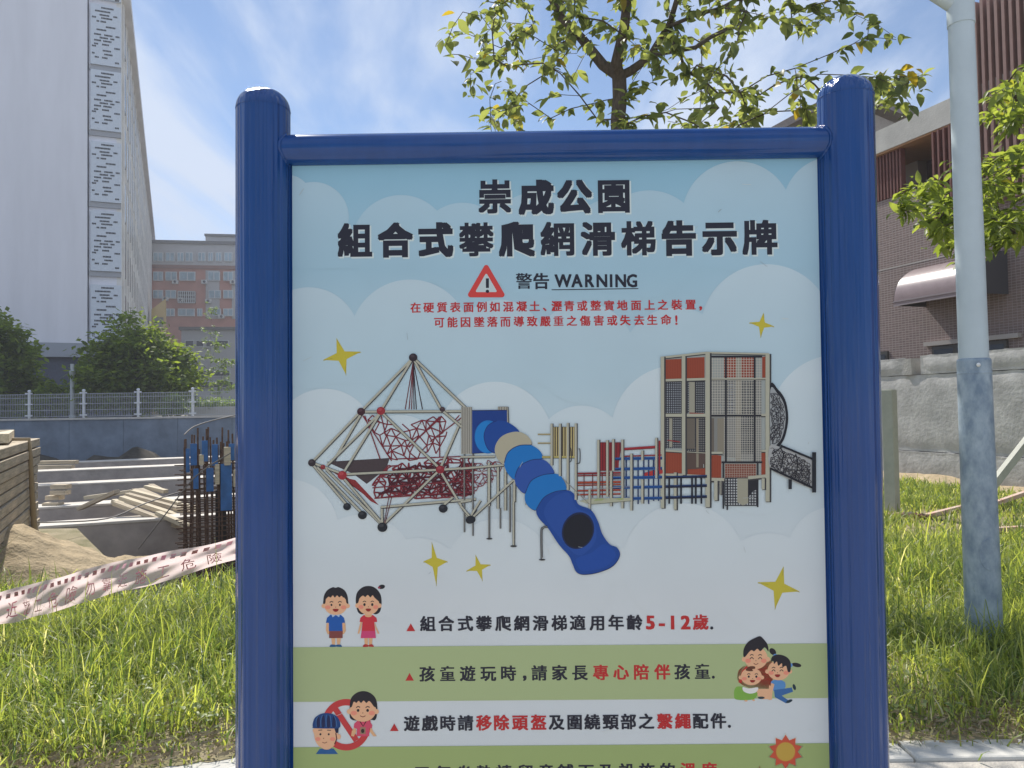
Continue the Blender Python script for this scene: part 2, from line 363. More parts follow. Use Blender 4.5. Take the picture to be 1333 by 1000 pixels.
# barred balcony
x0, z1 = fa.at(233, 380); x1, z0 = fa.at(255, 395)
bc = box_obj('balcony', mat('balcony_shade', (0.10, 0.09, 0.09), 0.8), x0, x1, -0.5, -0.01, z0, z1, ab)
b = MB()
for i in range(9): xx = x0 + (x1 - x0) * i / 8; b.box(xx - .05, xx + .05, -.62, -.52, z0, z1)
for i in range(4): z_ = z0 + (z1 - z0) * i / 3; b.box(x0, x1, -.66, -.625, z_ - .05, z_ + .05)
b.build('balcony_bars', frm, bc)

# low pale building under it
fl = Facade(270, 85, radians(80), 1.25)
lb = fl.root('low_building', label='low pale grey building with a dark ribbon window below the far apartments', cat='building')
lw = mat('pale_grey_render', (0.40, 0.40, 0.41), 0.8, noise=0.05)
x0 = fl.at(236, 450)[0]; x1 = fl.at(420, 450)[0]; zt = fl.at(270, 430)[1]
box_obj('wall', lw, x0, x1, 0, 12, 0, zt, lb)
box_obj('roof_edge', mat('dark_coping', (0, 0, 0)), x0 - .2, x1, -0.3, 12, zt + .01, zt + .35, lb)
for (a, c, y0, y1) in ((241, 253, 443, 452), (255, 266, 443, 452), (268, 279, 443, 452), (281, 298, 443, 452), (241, 250, 486, 492), (258, 300, 482, 490), (245, 304, 497, 505)):
    xa, z1 = fl.at(a, y0); xb, z0 = fl.at(c, y1)
    f_ = box_obj('window', frm, xa, xb, -0.12, -0.005, z0, z1, lb); box_obj('pane', mat('dim_glass', (0, 0, 0)), xa + .08, xb - .08, -.14, -.125, z0 + .08, z1 - .08, f_)
yb_ = Facade(207, 100, UY, 1.25)
yw = yb_.root('yellow_annex', label='small ochre yellow wall between the white slab and the red-brown building', cat='building')
x0, z1 = yb_.at(197, 391); x1, z0 = yb_.at(216, 440)
b = MB(); b.add([(x0, 0, 0), (x1, 0, 0), (x1, 0, z1 + 0.3), (x0, 0, z1 - 1.2), (x0, 6, 0), (x1, 6, 0), (x1, 6, z1 + 0.3), (x0, 6, z1 - 1.2)], [(0, 1, 2, 3), (5, 4, 7, 6), (3, 2, 6, 7), (0, 3, 7, 4), (1, 5, 6, 2)])
b.build('wall', mat('ochre_render', (0.52, 0.38, 0.16), 0.8), yw)
box_obj('roof_edge', mat('dark_coping', (0, 0, 0)), x0 + .3, x1 - .3, -.2, 0, z1 - 3.4, z1 - 2.2, yw)

# ------------------------------------------------------------------ right: concrete yard wall
VD = Vector((sin(VYAW), cos(VYAW), 0))
class FR(Facade):     # local x runs away from the camera, local +y towards the camera's side (left), so depth into the wall is negative y
    def __init__(s, P, yaw, base=0.0):
        s.o = Vector((P[0], P[1], base)); s.yaw = yaw; s.d = Vector((sin(yaw), cos(yaw), 0)); s.n = Vector((-s.d.y, s.d.x, 0)); s.M = frame(s.o, yaw)
fw_ = FR((8.1, 15.2), VYAW)
cw = fw_.root('yard_wall', label='rough grey cast concrete yard wall with a stepped top, behind the grey lamp pole', cat='wall')
rough_c = mat('rough_cast_concrete', (0.42, 0.41, 0.395), 0.95, 0.2, noise=0.2, nscale=3, bump=0.55, bscale=14)
rough_c2 = mat('rough_cast_concrete_pale', (0.47, 0.46, 0.445), 0.95, 0.2, noise=0.2, nscale=2.2, bump=0.5, bscale=14)
def lumpy(name, m_, x0, x1, y0, y1, z0, z1, parent, seed, amp=0.012):
    rg = np.random.default_rng(seed); nx = max(3, int((x1 - x0) / 0.22)); nz = max(3, int((z1 - z0) / 0.15))
    b = MB(); b.box(x0, x1, y0, y1 - 0.02, z0, z1 - .004); 
    vs = []
    for j in range(nz + 1):
        for i in range(nx + 1):
            edge = (i in (0, nx)) or (j in (0, nz)); vs.append((x0 + (x1 - x0) * i / nx, (y1 - 0.03 if edge else y1 + rg.normal() * amp * .5), z0 + (z1 - z0) * j / nz + (rg.normal() * amp if j == nz else 0)))
    b.add(vs, [(j * (nx + 1) + i, j * (nx + 1) + i + 1, (j + 1) * (nx + 1) + i + 1, (j + 1) * (nx + 1) + i) for j in range(nz) for i in range(nx)], 0, True)
    return b.build(name, m_, parent)
zl = 0.57; zm = 2.09; zt_ = 2.47
sA = fw_.at(1188, 480)[0]; sB = fw_.at(1198, 480)[0]; sC = fw_.at(1178, 480)[0]
lumpy('lower_lift', rough_c, -9, 26, -0.3, 0.05, -0.1, zl, cw, 1)
lumpy('middle_lift', rough_c2, -9, 26, -0.3, 0.0, zl + 0.012, zm, cw, 2)
lumpy('coping_block', rough_c2, sB - 5, sB, -0.3, 0.012, zm + 0.012, zt_, cw, 3)
lumpy('coping_block', rough_c, sB - 9, sB - 5.02, -0.3, 0.01, zm + 0.012, zt_ + .02, cw, 5)
lumpy('coping_block', rough_c, sC, 12, -0.3, 0.01, zm + 0.012, zt_ - 0.03, cw, 4)
box_obj('coping_end', concrete, sA, sC - 0.01, -0.28, 0.03, zm + 0.012, zt_ - 0.04, cw)
tag(bank('sand_bank', sand, [(8.6 - VD.x * 5, 15.2 - VD.y * 6.5, 0), (8.0 + VD.x * 10, 15.1 + VD.y * 10, 0)], 0.20, 0.7, 9), kind='structure')

# ------------------------------------------------------------------ right: brown tiled building
P2 = Vector((8.1, 15.2, 0)) + Vector((cos(VYAW), -sin(VYAW), 0)) * 2.6
fr = FR(P2, VYAW)
br = fr.root('tiled_building', label='brown tiled building with curved awning, concrete roof slab and vertical louvres behind the yard wall', cat='building')
def tile_mat(name, c, grout, sx):
    m = mat(name, c, 0.6, 0.4); t = m.node_tree; b = t.nodes['Principled BSDF']
    co = t.nodes.new('ShaderNodeTexCoord'); sp = t.nodes.new('ShaderNodeSeparateXYZ'); cb = t.nodes.new('ShaderNodeCombineXYZ')
    t.links.new(co.outputs['Object'], sp.inputs[0]); t.links.new(sp.outputs[0], cb.inputs[0]); t.links.new(sp.outputs[2], cb.inputs[1])
    bk = t.nodes.new('ShaderNodeTexBrick'); bk.offset = 0; bk.inputs['Scale'].default_value = 1; bk.inputs['Brick Width'].default_value = sx; bk.inputs['Row Height'].default_value = sx * 0.55
    bk.inputs['Mortar Size'].default_value = 0.007; bk.inputs['Mortar Smooth'].default_value = 0.2; bk.inputs['Bias'].default_value = 0
    bk.inputs['Color1'].default_value = (*c, 1); bk.inputs['Color2'].default_value = (*(k * 0.78 for k in c), 1); bk.inputs['Mortar'].default_value = (*grout, 1)
    t.links.new(cb.outputs[0], bk.inputs['Vector']); t.links.new(bk.outputs['Color'], b.inputs['Base Color'])
    bp = t.nodes.new('ShaderNodeBump'); bp.invert = True; bp.inputs['Strength'].default_value = 0.6; bp.inputs['Distance'].default_value = 0.006; t.links.new(bk.outputs['Fac'], bp.inputs['Height']); t.links.new(bp.outputs[0], b.inputs['Normal'])
    return m
tile = tile_mat('brown_tile', (0.235, 0.165, 0.15), (0.33, 0.28, 0.26), 0.105)
zpar = fr.at(1147, 262)[1]; zj = fr.at(1147, 352)[1]
box_obj('lower_wall', tile, -16, 16, -0.4, 0, 0, zj - 0.02, br)
box_obj('upper_wall', tile, -16, 16, -0.4, 0, zj + 0.02, zpar, br)
box_obj('joint_strip', mat('pale_joint', (0.42, 0.38, 0.35), 0.8), -16, 16, -0.4, 0.004, zj - 0.018, zj + 0.018, br)
zs0 = fr.at(1238, 163)[1]; zs1 = fr.at(1238, 136)[1]
slab = box_obj('roof_slab', mat('slab_concrete', (0.52, 0.50, 0.46), 0.9, 0.2, noise=0.12, nscale=2, bump=0.4, bscale=30), -1.0, 15.5, -3.0, 0.12, zs0, zs1 + 0.1, br)
box_obj('soffit', mat('timber_soffit', (0.36, 0.19, 0.09), 0.7, noise=0.15, nscale=5, stretch=(8, .6, 1)), -0.98, 15.4, -2.95, 0.10, zs0 - 0.05, zs0 - 0.005, br)
box_obj('recessed_wall', mat('dark_brown_render', (0.13, 0.085, 0.075), 0.8, noise=.1), -16, 15.5, -1.6, -1.5, zpar - 0.4, zs0 - 0.06, br)
box_obj('balcony_floor', concrete, -16, 15.5, -1.49, -0.41, zpar - 0.5, zpar - 0.35, br)
for (a, c, y0, y1, m_) in ((1190, 1207, 205, 262, mat('beige_render', (0.36, 0.30, 0.26), 0.8)),):
    xa = fr.at(a, 230, -1.5)[0]; xb = fr.at(c, 230, -1.5)[0]
    box_obj('pier', m_, min(xa, xb), max(xa, xb), -1.495, -1.2, zpar - 0.34, zs0 - 0.06, br)
xa = fr.at(1172, 240, -1.48)[0]; xb = fr.at(1189, 240, -1.48)[0]
wn = box_obj('window', mat('brown_window_frame', (0.10, 0.07, 0.06), 0.5), min(xa, xb), max(xa, xb), -1.49, -1.40, zpar - 0.3, zpar + 1.2, br)
box_obj('pane', mat('dim_glass', (0, 0, 0)), min(xa, xb) + .06, max(xa, xb) - .06, -1.395, -1.385, zpar - .24, zpar + 1.14, wn)
fin_m = mat('red_brown_louvre', (0.17, 0.068, 0.055), 0.55, 0.4, noise=0.1)
def fins(pa, pb, n, z0, z1, th=0.05, dp=0.14, off=0.02):
    sa = fr.at(pa, 200)[0]; sb = fr.at(pb, 200)[0]
    pr = None
    for i in range(n):
        s_ = sa + (sb - sa) * i / max(1, n - 1)
        if pr is None: pr = box_obj('louvre', fin_m, -th / 2, th / 2, -dp, 0, z0, z1, br); o = pr
        else: o = pr.copy(); link(o, br)
        o.location = (s_, off, 0)
fins(1172, 1122, 13, zpar + .01, zs0 - 0.055)
fins(1222, 1275, 8, zpar - 1.2, zs0 - 0.055, 0.05, 0.16, 0.18)
# louvred tower nearer the camera
zlt = fr.at(1279, 5)[1]; zlb = fr.at(1330, 235)[1]
s0_ = fr.at(1279, 100)[0]
box_obj('tower_wall', mat('dark_brown_render', (0, 0, 0)), s0_ - 9, s0_ - 0.02, -3.5, -0.02, zpar + .01, zlt - 0.2, br)
pr = None
for i in range(44):
    if pr is None: pr = box_obj('louvre', mat('brown_tower_louvre', (0.26, 0.15, 0.125), 0.5, 0.4, noise=.08), -0.035, 0.035, 0.0, 0.22, zpar - 0.9, zlt, br); o = pr
    else: o = pr.copy(); link(o, br)
    o.location = (s0_ - i * 0.165 - 0.04, 0, 0)
# windows just above the yard wall
for (a, c) in ((1216, 1313), (1120, 1157)):
    xa, z1 = fr.at(a, 461 if a > 1200 else 456); xb, _ = fr.at(c, 450); x0, x1 = min(xa, xb), max(xa, xb); z1 = fr.at(1264, 447)[1]
    wn = box_obj('window', mat('dark_window_frame', (0.07, 0.065, 0.06), 0.5), x0, x1, 0.002, 0.06, z1 - 1.3, z1, br)
    k = 3
    for i in range(k):
        box_obj('pane', mat('dim_glass', (0, 0, 0)), x0 + .06 + (x1 - x0) * i / k, x0 + (x1 - x0) * (i + 1) / k - .06, 0.062, 0.07, z1 - 1.24, z1 - .08, wn)
    if a > 1200: box_obj('lintel', mat('pale_joint', (0, 0, 0)), x0 - .3, x1 + .2, 0.002, 0.10, z1 + .02, z1 + .12, wn)
# curved awning: a quarter round of sheet metal with a solid near end
A1 = fr.at(1313, 383)[0]; A0 = fr.at(1205, 384)[0]; az0 = fr.at(1313, 383)[1]; az1 = fr.at(1313, 326)[1]
x0, x1 = min(A0, A1), max(A0, A1); R_ = 0.95; Hh = az1 - az0
aw = MB(); n_ = 18; skin = []
for i in range(n_ + 1):
    a = pi / 2 * i / n_; skin.append((R_ * sin(a), az0 + Hh * (0.12 + 0.88 * cos(a))))
skin.append((R_, az0)); 
vs = [(x, y, z) for x in (x0, x1) for y, z in skin]; k = len(skin)
aw.add(vs, [(i, i + 1, k + i + 1, k + i) for i in range(k - 1)], 0, True)
vs2 = [(x, y * 0.985, z - 0.015) for x in (x0 + .002, x1 - .002) for y, z in skin]
aw.add(vs2, [(i + 1, i, k + i, k + i + 1) for i in range(k - 1)], 0, True)
ao = aw.build('awning', mat('maroon_awning_metal', (0.25, 0.19, 0.19), 0.28, 0.6, noise=0.08), br)
for xx in (x0, x1):
    e = MB(); e.add([(xx, y, z) for y, z in skin] + [(xx, 0, az0)], [tuple(range(k + 1))]); e.add([(xx + .012, y, z) for y, z in skin] + [(xx + .012, 0, az0)], [tuple(range(k + 1))])
    e.build('end_cap', mat('shaded_awning_end', (0.075, 0.07, 0.075), 0.6), ao)  # shade on the end facing the viewer is put into this dark colour
b = MB()
for zf in (0.0, 0.1): b.box(x0, x1, R_ - .005, R_ + .02, az0 + zf * Hh - .015, az0 + zf * Hh + .015)
b.build('front_rail', mat('awning_trim', (0.3, 0.25, 0.26), 0.5), ao)
# house roof further back
hr = atY(1100, 150, 36); hr.z = 0
h = empty('house', hr, label='far house with a grey-brown gabled roof, seen through the tree right of its trunk', cat='building')
def H(px, py, Y=36): q = atY(px, py, Y) - hr; return q
gb = [H(985, 176), H(1102, 112), H(1228, 158)]
b = MB(); bk_ = Vector((0, 9, 0))
b.add([gb[0], gb[1], gb[2], gb[0] + bk_, gb[1] + bk_, gb[2] + bk_, gb[0] + Vector((0, 0, -.35)), gb[1] + Vector((0, 0, -.4)), gb[2] + Vector((0, 0, -.35))],
      [(0, 1, 4, 3), (1, 2, 5, 4), (0, 6, 7, 1), (1, 7, 8, 2), (3, 4, 5)])
b.build('roof', mat('grey_brown_roof', (0.20, 0.17, 0.16), 0.8, noise=.15), h)
b = MB(); q0 = gb[0] + Vector((.6, .5, -.5)); q2 = gb[2] + Vector((-.6, .5, -.5)); q1 = gb[1] + Vector((0, .5, -.5))
b.add([(q0.x, .5, 0), (q2.x, .5, 0), q2, q1, q0, (q0.x, 9, 0), (q2.x, 9, 0), (q2.x, 9, q2.z), (q0.x, 9, q0.z)], [(0, 1, 2, 3, 4), (1, 6, 7, 2), (5, 0, 4, 8)])
b.build('wall', mat('house_render', (0.33, 0.29, 0.26), 0.8, noise=.1), h)

# ------------------------------------------------------------------ fence on the retaining wall
def fence():
    xs = [atY(p_, 530, 33.95).x for p_ in (37.6, 112.6, 183.5, 250.6)]
    step = (xs[3] - xs[0]) / 3; allx = [xs[0] + step * i for i in range(-6, 5)]
    z0 = 1.39; z1 = atY(112, 512, 33.95).z
    F = empty('mesh_fence', (allx[0], 33.98, z0), label='white welded wire fence with white posts on top of the retaining wall', cat='fence')
    pp = None
    for x in allx:
        if pp is None:
            b = MB(); b.tube([(0, 0, 0), (0, 0, z1 - z0 + .12)], 0.055, 10); b.lathe([(0.075, z1 - z0 + .1), (0.06, z1 - z0 + .17), (0.001, z1 - z0 + .19)], 10)
            for zc in (0.12, 0.62, 1.1): b.box(-.16, .16, -.06, -.03, zc - .03, zc + .03)
            pp = b.build('post', white_paint, F); o = pp
        else: o = pp.copy(); link(o, F)
        o.location = (x - allx[0], 0, 0)
    wm = mat('fence_wire', (0.40, 0.42, 0.44), 0.5)
    pan = None
    for i in range(len(allx) - 1):
        if pan is None:
            b = MB(); n = int(step / 0.075)
            for j in range(1, n):
                x = step * j / n; b.box(x - .007, x + .007, -.006, .006, .05, z1 - z0)
            for zc in (.06, .35, .62, .9, z1 - z0 - .02): b.box(.05, step - .05, .007, .018, zc - .012, zc + .012)
            pan = b.build('mesh_panel', wm, F); o = pan
        else: o = pan.copy(); link(o, F)
        o.location = (allx[i] - allx[0], 0, 0)
fence()
b = MB(); q = atY(94, 545, 35.5); b.tube([(0, 0, 0), (0, 0, atY(94, 474, 35.5).z - 1.25)], [0.11, 0.08], 12); b.lathe([(0.13, 0), (0.13, .25), (0.11, .26)], 12)
b.lathe([(0.082, 2.1), (0.13, 2.15), (0.13, 2.3), (0.05, 2.36), (0.04, 2.55)], 12)
o = b.build('bollard_light', mat('pale_post_paint', (0.42, 0.45, 0.47), 0.5)); o.location = (q.x, 35.5, 1.25); tag(o, 'slim pale post taller than the fence, between its white posts at left', 'post')

# ------------------------------------------------------------------ foundation beams in the pit
bu = UY
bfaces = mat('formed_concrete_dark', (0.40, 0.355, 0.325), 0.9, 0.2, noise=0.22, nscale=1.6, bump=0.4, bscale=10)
btop = mat('pale_concrete_top', (0.62, 0.57, 0.50), 0.9, 0.2, noise=0.12, nscale=2, bump=0.3, bscale=20)  # tops get a paler concrete colour than the beam sides
BE = [(53, 685, 12.2, 0.55, 'nearest'), (59, 660, 15.0, .6, 'second'), (54, 631.7, 19.6, .7, 'third'), (49, 613.7, 25, .85, 'fourth'), (91, 602, 29, .8, 'farthest')]
names = ['nearest concrete foundation beam, its pale top just above the tape', 'second concrete foundation beam, below the loose planks', 'third concrete foundation beam, right behind the loose planks',
         'fourth concrete foundation beam, low and lit along its top', 'farthest thin concrete foundation beam before the dark earth bank']
for i, (px, py, Y, wd, _) in enumerate(BE):
    q = atY(px, py, Y); z = q.z
    r = empty('foundation_beam', (q.x, q.y, 0), label=names[i], cat='concrete beam', group='foundation beams in the building pit')
    r.rotation_euler = (0, 0, pi / 2 - bu)
    ln = Y * 0.30
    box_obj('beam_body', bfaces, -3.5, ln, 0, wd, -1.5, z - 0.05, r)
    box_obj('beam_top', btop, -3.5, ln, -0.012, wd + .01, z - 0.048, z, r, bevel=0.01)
# cross walls closing the right ends
q = atY(246, 640, 17)
# ------------------------------------------------------------------ timber stack
ST = empty('timber_stack', atZ(50, 690, 0.08), label='tall stack of weathered square timbers tied with a strap, at the left edge', cat='timber stack')
ST.location.z = 0.02
ST.rotation_euler = (0, 0, pi / 2 - radians(-26))       # local x = away along the boards, local -y = right side seen by the camera
nl = 11; hgt = 1.27; lh = hgt / nl
bd = None
for i in range(nl):
    for j in range(4):
        o = box_obj('timber', wood, -4.2, 0, 0, 0.235, 0.003, lh - 0.016, ST, bevel=0.006) if bd is None else bd.copy()
        if bd is None: bd = o
        else: link(o, ST)
        o.location = (random.uniform(-.09, .09) + (0.05 * (i > 7)), j * 0.245 + random.uniform(-.018, .018) * (j == 0), i * lh); o.rotation_euler = (0, 0, random.uniform(-.006, .006))
for (x, y, z, rz, ln) in ((-2.2, 0.05, hgt + .005, .10, 2.3), (-3.1, 0.4, hgt + .005, -.05, 2.8)):
    o = box_obj('loose_timber', wood_pale, 0, ln, 0, .2, 0, .1, ST, bevel=.005); o.location = (x, y, z); o.rotation_euler = (0, 0, rz)
b = MB(); b.tube([(-1.15, .3, hgt + .02), (-1.15, -.02, hgt + .01), (-1.13, -.03, hgt - .2), (-1.0, -.035, .6), (-0.75, -.04, .02)], [.02, .022, .025, .03, .035], 8)
b.build('tie_strap', mat('tan_strap', (0.34, 0.26, 0.16), .8), ST)

# ------------------------------------------------------------------ loose planks on the beams
PL = [((104, 662), (152, 640), 14.6, .16), ((112, 648), (200, 636), 15.2, .14), ((150, 655), (242, 688), 13.2, .15), ((158, 648), (250, 678), 13.6, .15), ((165, 644), (252, 668), 14.0, .14), ((172, 640), (255, 662), 14.3, .13),
      ((178, 638), (218, 655), 14.7, .30), ((190, 634), (216, 640), 15.0, .12), ((196, 632), (212, 640), 15.2, .12), ((148, 652), (180, 665), 13.9, .12), ((228, 664), (258, 660), 13.6, .10), ((205, 668), (247, 686), 13.0, .12)]
pl_lab = ['long pale plank lying lowest at the left of the loose pile', 'flat plank along the top of the loose pile', 'long pole sloping down at the front of the loose pile', 'pole just behind the front one in the loose pile', 'thin board in the middle of the loose plank pile',
          'board at the back of the loose pile, running to the rebar', 'wide sheet of plywood on the loose plank pile', 'short offcut on top of the loose pile', 'topmost short offcut of the loose plank pile', 'short board crossing the left of the loose pile', 'short stick at the right end of the loose pile', 'board end hanging lowest at the right of the pile']
for i, (a, c, Y, wd) in enumerate(PL):
    A = atY(*a, Y); B = atY(*c, Y - 0.2); d = B - A
    o = box_obj('plank', wood_pale if i % 2 else wood, 0, d.length, -wd / 2, wd / 2, -.035, .035, None, bevel=.004)
    o.location = A; o.rotation_euler = Vector((1, 0, 0)).rotation_difference(d).to_euler()
    tag(o, pl_lab[i], 'plank', 'loose planks and boards on the foundation beams')
for (a, c, Y, n_, lab) in (((45, 596), (90, 594), 20, 2, 'thin boards lying behind the timber stack near the far beams'), ((60, 640), (82, 640), 15.3, 4, 'little pile of square offcuts beside the timber stack'), ((55, 700), (80, 697), 11.0, 2, 'short offcuts behind the sand heap')):
    A = atY(*a, Y); B = atY(*c, Y)
    r = empty('offcut_pile', A, label=lab, cat='wood pile')
    for k in range(n_): o = box_obj('board', wood, 0, (B - A).length * random.uniform(.8, 1.1), -.1, .1, 0, .09, r, bevel=.004); o.location = (random.uniform(-.1, .1), random.uniform(-.05, .3), -.3 + k * .11); o.rotation_euler = (0, 0, random.uniform(-.08, .08))

# ------------------------------------------------------------------ starter bars and blue boards
def rebar():
    q = atY(240, 700, 11.4); r = empty('rebar_wall', (q.x, q.y, -1.5), label='dense cage of rusty starter bars with blue form boards, just left of the blue post', cat='rebar cage')
    r.rotation_euler = (0, 0, pi / 2 - radians(62))
    bar = None
    zt0 = atY(250, 568, 11.4).z + 1.5
    for i in range(34):
        for j in range(2):
            if bar is None: b = MB(); b.tube([(0, 0, 0), (0, 0, zt0)], .014, 6); bar = b.build('bar', rust, r); o = bar
            else: o = bar.copy(); link(o, r)
            o.location = (i * .055 + .02 * sin(i * 2.4) + random.uniform(-.012, .012), j * .22 + random.uniform(-.01, .01), 0); o.scale = (1, 1, 1 + random.uniform(-.08, .05) - .0 * i); o.rotation_euler = (random.uniform(-.02, .02), random.uniform(-.025, .025), 0)
    st = None
    for k in range(26):
        for j in range(2):
            if st is None: b = MB(); b.tube([(-.08, 0, 0), (1.65, 0, 0)], .009, 5); st = b.build('tie_bar', rust, r); o = st
            else: o = st.copy(); link(o, r)
            o.location = (random.uniform(-.04, .04), j * .22 - .02, .5 + k * .072 + random.uniform(-.01, .01)); o.rotation_euler = (0, random.uniform(-.01, .01), 0)
    for (x, z0, z1, w_) in ((.08, 2.3, 2.62, .09), (.24, 2.35, 2.66, .08), (.38, 2.28, 2.6, .08), (.12, 1.95, 2.25, .07), (.3, 1.9, 2.25, .1), (1.5, 1.5, 2.2, .16), (.62, 2.35, 2.6, .08), (.9, 2.35, 2.6, .08), (.5, 1.6, 2.3, .16), (.78, 1.5, 2.2, .15), (1.02, 1.5, 2.2, .16), (1.28, 1.5, 2.2, .16), (.02, 2.2, 2.55, .05)):
        box_obj('form_board', blue_board, x, x + w_, -.07, -.045, z0, z1, r)
    for (x, z0, z1, w_) in ((.42, 2.0, 2.3, .06), (.68, 1.95, 2.2, .05), (.93, 1.2, 1.9, .07), (1.2, .9, 1.5, .09), (.55, 2.28, 2.55, .09), (.8, 2.2, 2.5, .08), (1.05, 2.2, 2.55, .09), (1.3, 2.2, 2.52, .12), (.2, 2.3, 2.45, .06)):
        box_obj('wooden_peg', wood_pale, x, x + w_, -.10, -.02, z0, z1, r)
    for (x, z0, z1) in ((.44, .6, 1.9), (.7, .6, 1.6), (.96, .5, 1.6)):
        box_obj('dark_panel', mat('dark_cage_panel', (.045, .035, .03), .7), x, x + .15, .05, .075, z0, z1, r)  # near-black panels set between the two rows of bars
rebar()
for (pts, lab) in (([(240, 566, 11), (252, 556, 11.2), (275, 548, 11.4), (310, 540, 11.5)], 'thin grey cable arching up beside the rebar, above the blue boards'),
                   ([(180, 715, 11.5), (215, 670, 11.4), (255, 620, 11.2), (300, 590, 11)], 'thin wire crossing diagonally from the pit up to the rebar'),
                   ([(0, 679, 9.3), (60, 680, 9.5), (140, 675, 10.5), (190, 655, 11.5), (245, 638, 12), (310, 629, 12)], 'long slack cable hanging across the pit in front of the timbers')):
    P = [atY(*q) for q in pts]; b = MB(); QQ = []
    for i in range(len(P) - 1):
        for t in np.linspace(0, 1, 6)[:-1]:
            p0 = P[max(i - 1, 0)]; p1 = P[i]; p2 = P[i + 1]; p3 = P[min(i + 2, len(P) - 1)]
            QQ.append(0.5 * ((2 * p1) + (p2 - p0) * t + (2 * p0 - 5 * p1 + 4 * p2 - p3) * t * t + (3 * p1 - p0 - 3 * p2 + p3) * t ** 3))
    b.tube(QQ + [P[-1]], .009, 6); tag(b.build('cable', mat('cable_grey', (.22, .2, .18), .6)), lab, 'cable')

# sand heap by the timbers
rg = np.random.default_rng(5); n = 60; q = atZ(8, 760, 0)
XX, YY = np.meshgrid(np.linspace(-1, 1, n), np.linspace(-1, 1, n)); RR = np.sqrt(XX ** 2 + YY ** 2)
ZZ = np.clip(np.cos(np.clip(RR, 0, 1) * pi / 2), 0, 1) ** 0.8 * 0.41 + 0.04 * np.sin(XX * 9 + YY * 4) * (1 - np.clip(RR, 0, 1)) + rg.normal(0, .006, XX.shape)
V = np.stack([XX * 1.15 + q.x - .42, YY * .9 + q.y + .5, ZZ * (1 + .12 * np.sin(XX * 5 + 1)) + .015 * np.sin(XX * 23) * np.sin(YY * 19 + XX * 7) - 0.02], -1).reshape(-1, 3)
F = np.array([(j * n + i, j * n + i + 1, (j + 1) * n + i + 1, (j + 1) * n + i) for j in range(n - 1) for i in range(n - 1)])
tag(mesh_np('sand_heap', V, F, sand, smooth=True), 'rounded heap of tan sand between the timber stack and the grass', 'sand heap', kind=None)

# ------------------------------------------------------------------ barrier tape
TREE = Vector((1.14, 8.2, 0))
def tape():
    red = mat('tape_red_print', (0.62, 0.13, 0.18), .4, c2=(.66, .38, .38), nscale=9); film = bpy.data.materials.new('tape_film'); film.use_nodes = True; t = film.node_tree
    b_ = t.nodes['Principled BSDF']; b_.inputs['Base Color'].default_value = (.66, .58, .57, 1); b_.inputs['Roughness'].default_value = .25
    tl = t.nodes.new('ShaderNodeBsdfTranslucent'); tl.inputs[0].default_value = (.86, .70, .68, 1); ms = t.nodes.new('ShaderNodeMixShader'); ms.inputs[0].default_value = .6
    t.links.new(b_.outputs[0], ms.inputs[1]); t.links.new(tl.outputs[0], ms.inputs[2]); t.links.new(ms.outputs[0], t.nodes['Material Output'].inputs[0])
    root = empty('barrier_tape', (-1.8, 5.8, .4), label='sagging pale barrier tape with red dashes and red characters, strung above the grass at left', cat='tape')
    ctr = [atY(-160, 834, 4.7), atY(0, 792, 5.0), atY(60, 778, 5.2), atY(130, 757, 5.4), atY(200, 741, 5.6), atY(303, 716, 5.9), atY(420, 680, 6.1), Vector((TREE.x - .09, TREE.y - .02, 1.15))]
    o0 = root.location.copy(); Wd = [.20, .22, .22, .22, .215, .20, .16, .08]
    def C(t):
        x = t * (len(ctr) - 1); i = min(int(x), len(ctr) - 2); f = x - i
        p0 = ctr[max(i - 1, 0)]; p1 = ctr[i]; p2 = ctr[i + 1]; p3 = ctr[min(i + 2, len(ctr) - 1)]
        P = 0.5 * ((2 * p1) + (p2 - p0) * f + (2 * p0 - 5 * p1 + 4 * p2 - p3) * f * f + (3 * p1 - p0 - 3 * p2 + p3) * f ** 3)
        return P - o0, Wd[i] * (1 - f) + Wd[i + 1] * f
    def Q(t, v, lift=0.0):      # v from -1 (bottom) to 1 (top)
        P, w_ = C(t); tw = .25 * sin(t * 21) + .3 * sin(t * 9 + 1)
        n = Vector((.25, -1, 0)).normalized(); fold = .020 * sin(v * 3.2 + t * 30) + .014 * sin(v * 7 - t * 55) + .0022 * sin(v * 5 + t * 110)
        return P + Vector((0, 0, 1)) * (v * w_ / 2 * cos(tw)) + n * (v * w_ / 2 * sin(tw) + fold + lift)
    n, k = 420, 17; vs = [Q(i / n, -1 + 2 * j / (k - 1)) for i in range(n + 1) for j in range(k)]
    mb = MB(); mb.add(vs, [(i * k + j, (i + 1) * k + j, (i + 1) * k + j + 1, i * k + j + 1) for i in range(n) for j in range(k - 1)], 0, True)
    fo = mb.build('film', film, root)
    d = MB(); t = .02
    while t < .95:
        for s_ in range(3):
            a = t + s_ * .0033; c = a + .0033
            d.add([Q(a, .5, .003), Q(c, .5, .003), Q(c + .003, .78, .003), Q(a + .003, .78, .003)], [(0, 1, 2, 3)])
        t += .0195
    d.build('red_dash', red, fo)['kind'] = 'stuff'
    l_ = MB(); chars = '勿靠近施工危險'; t = .06; ci = 0
    while t < .9:
        gv, gf, bb = glyph(chars[ci % len(chars)], 0); ci += 1
        sc = .028; V_ = [Q(t + (x - bb[0]) * sc, -.72 + (y - bb[1]) * 1.0, .003) for x, y in gv]
        l_.add(V_, gf); t += .047
    l_.build('lettering', red, fo)['kind'] = 'stuff'

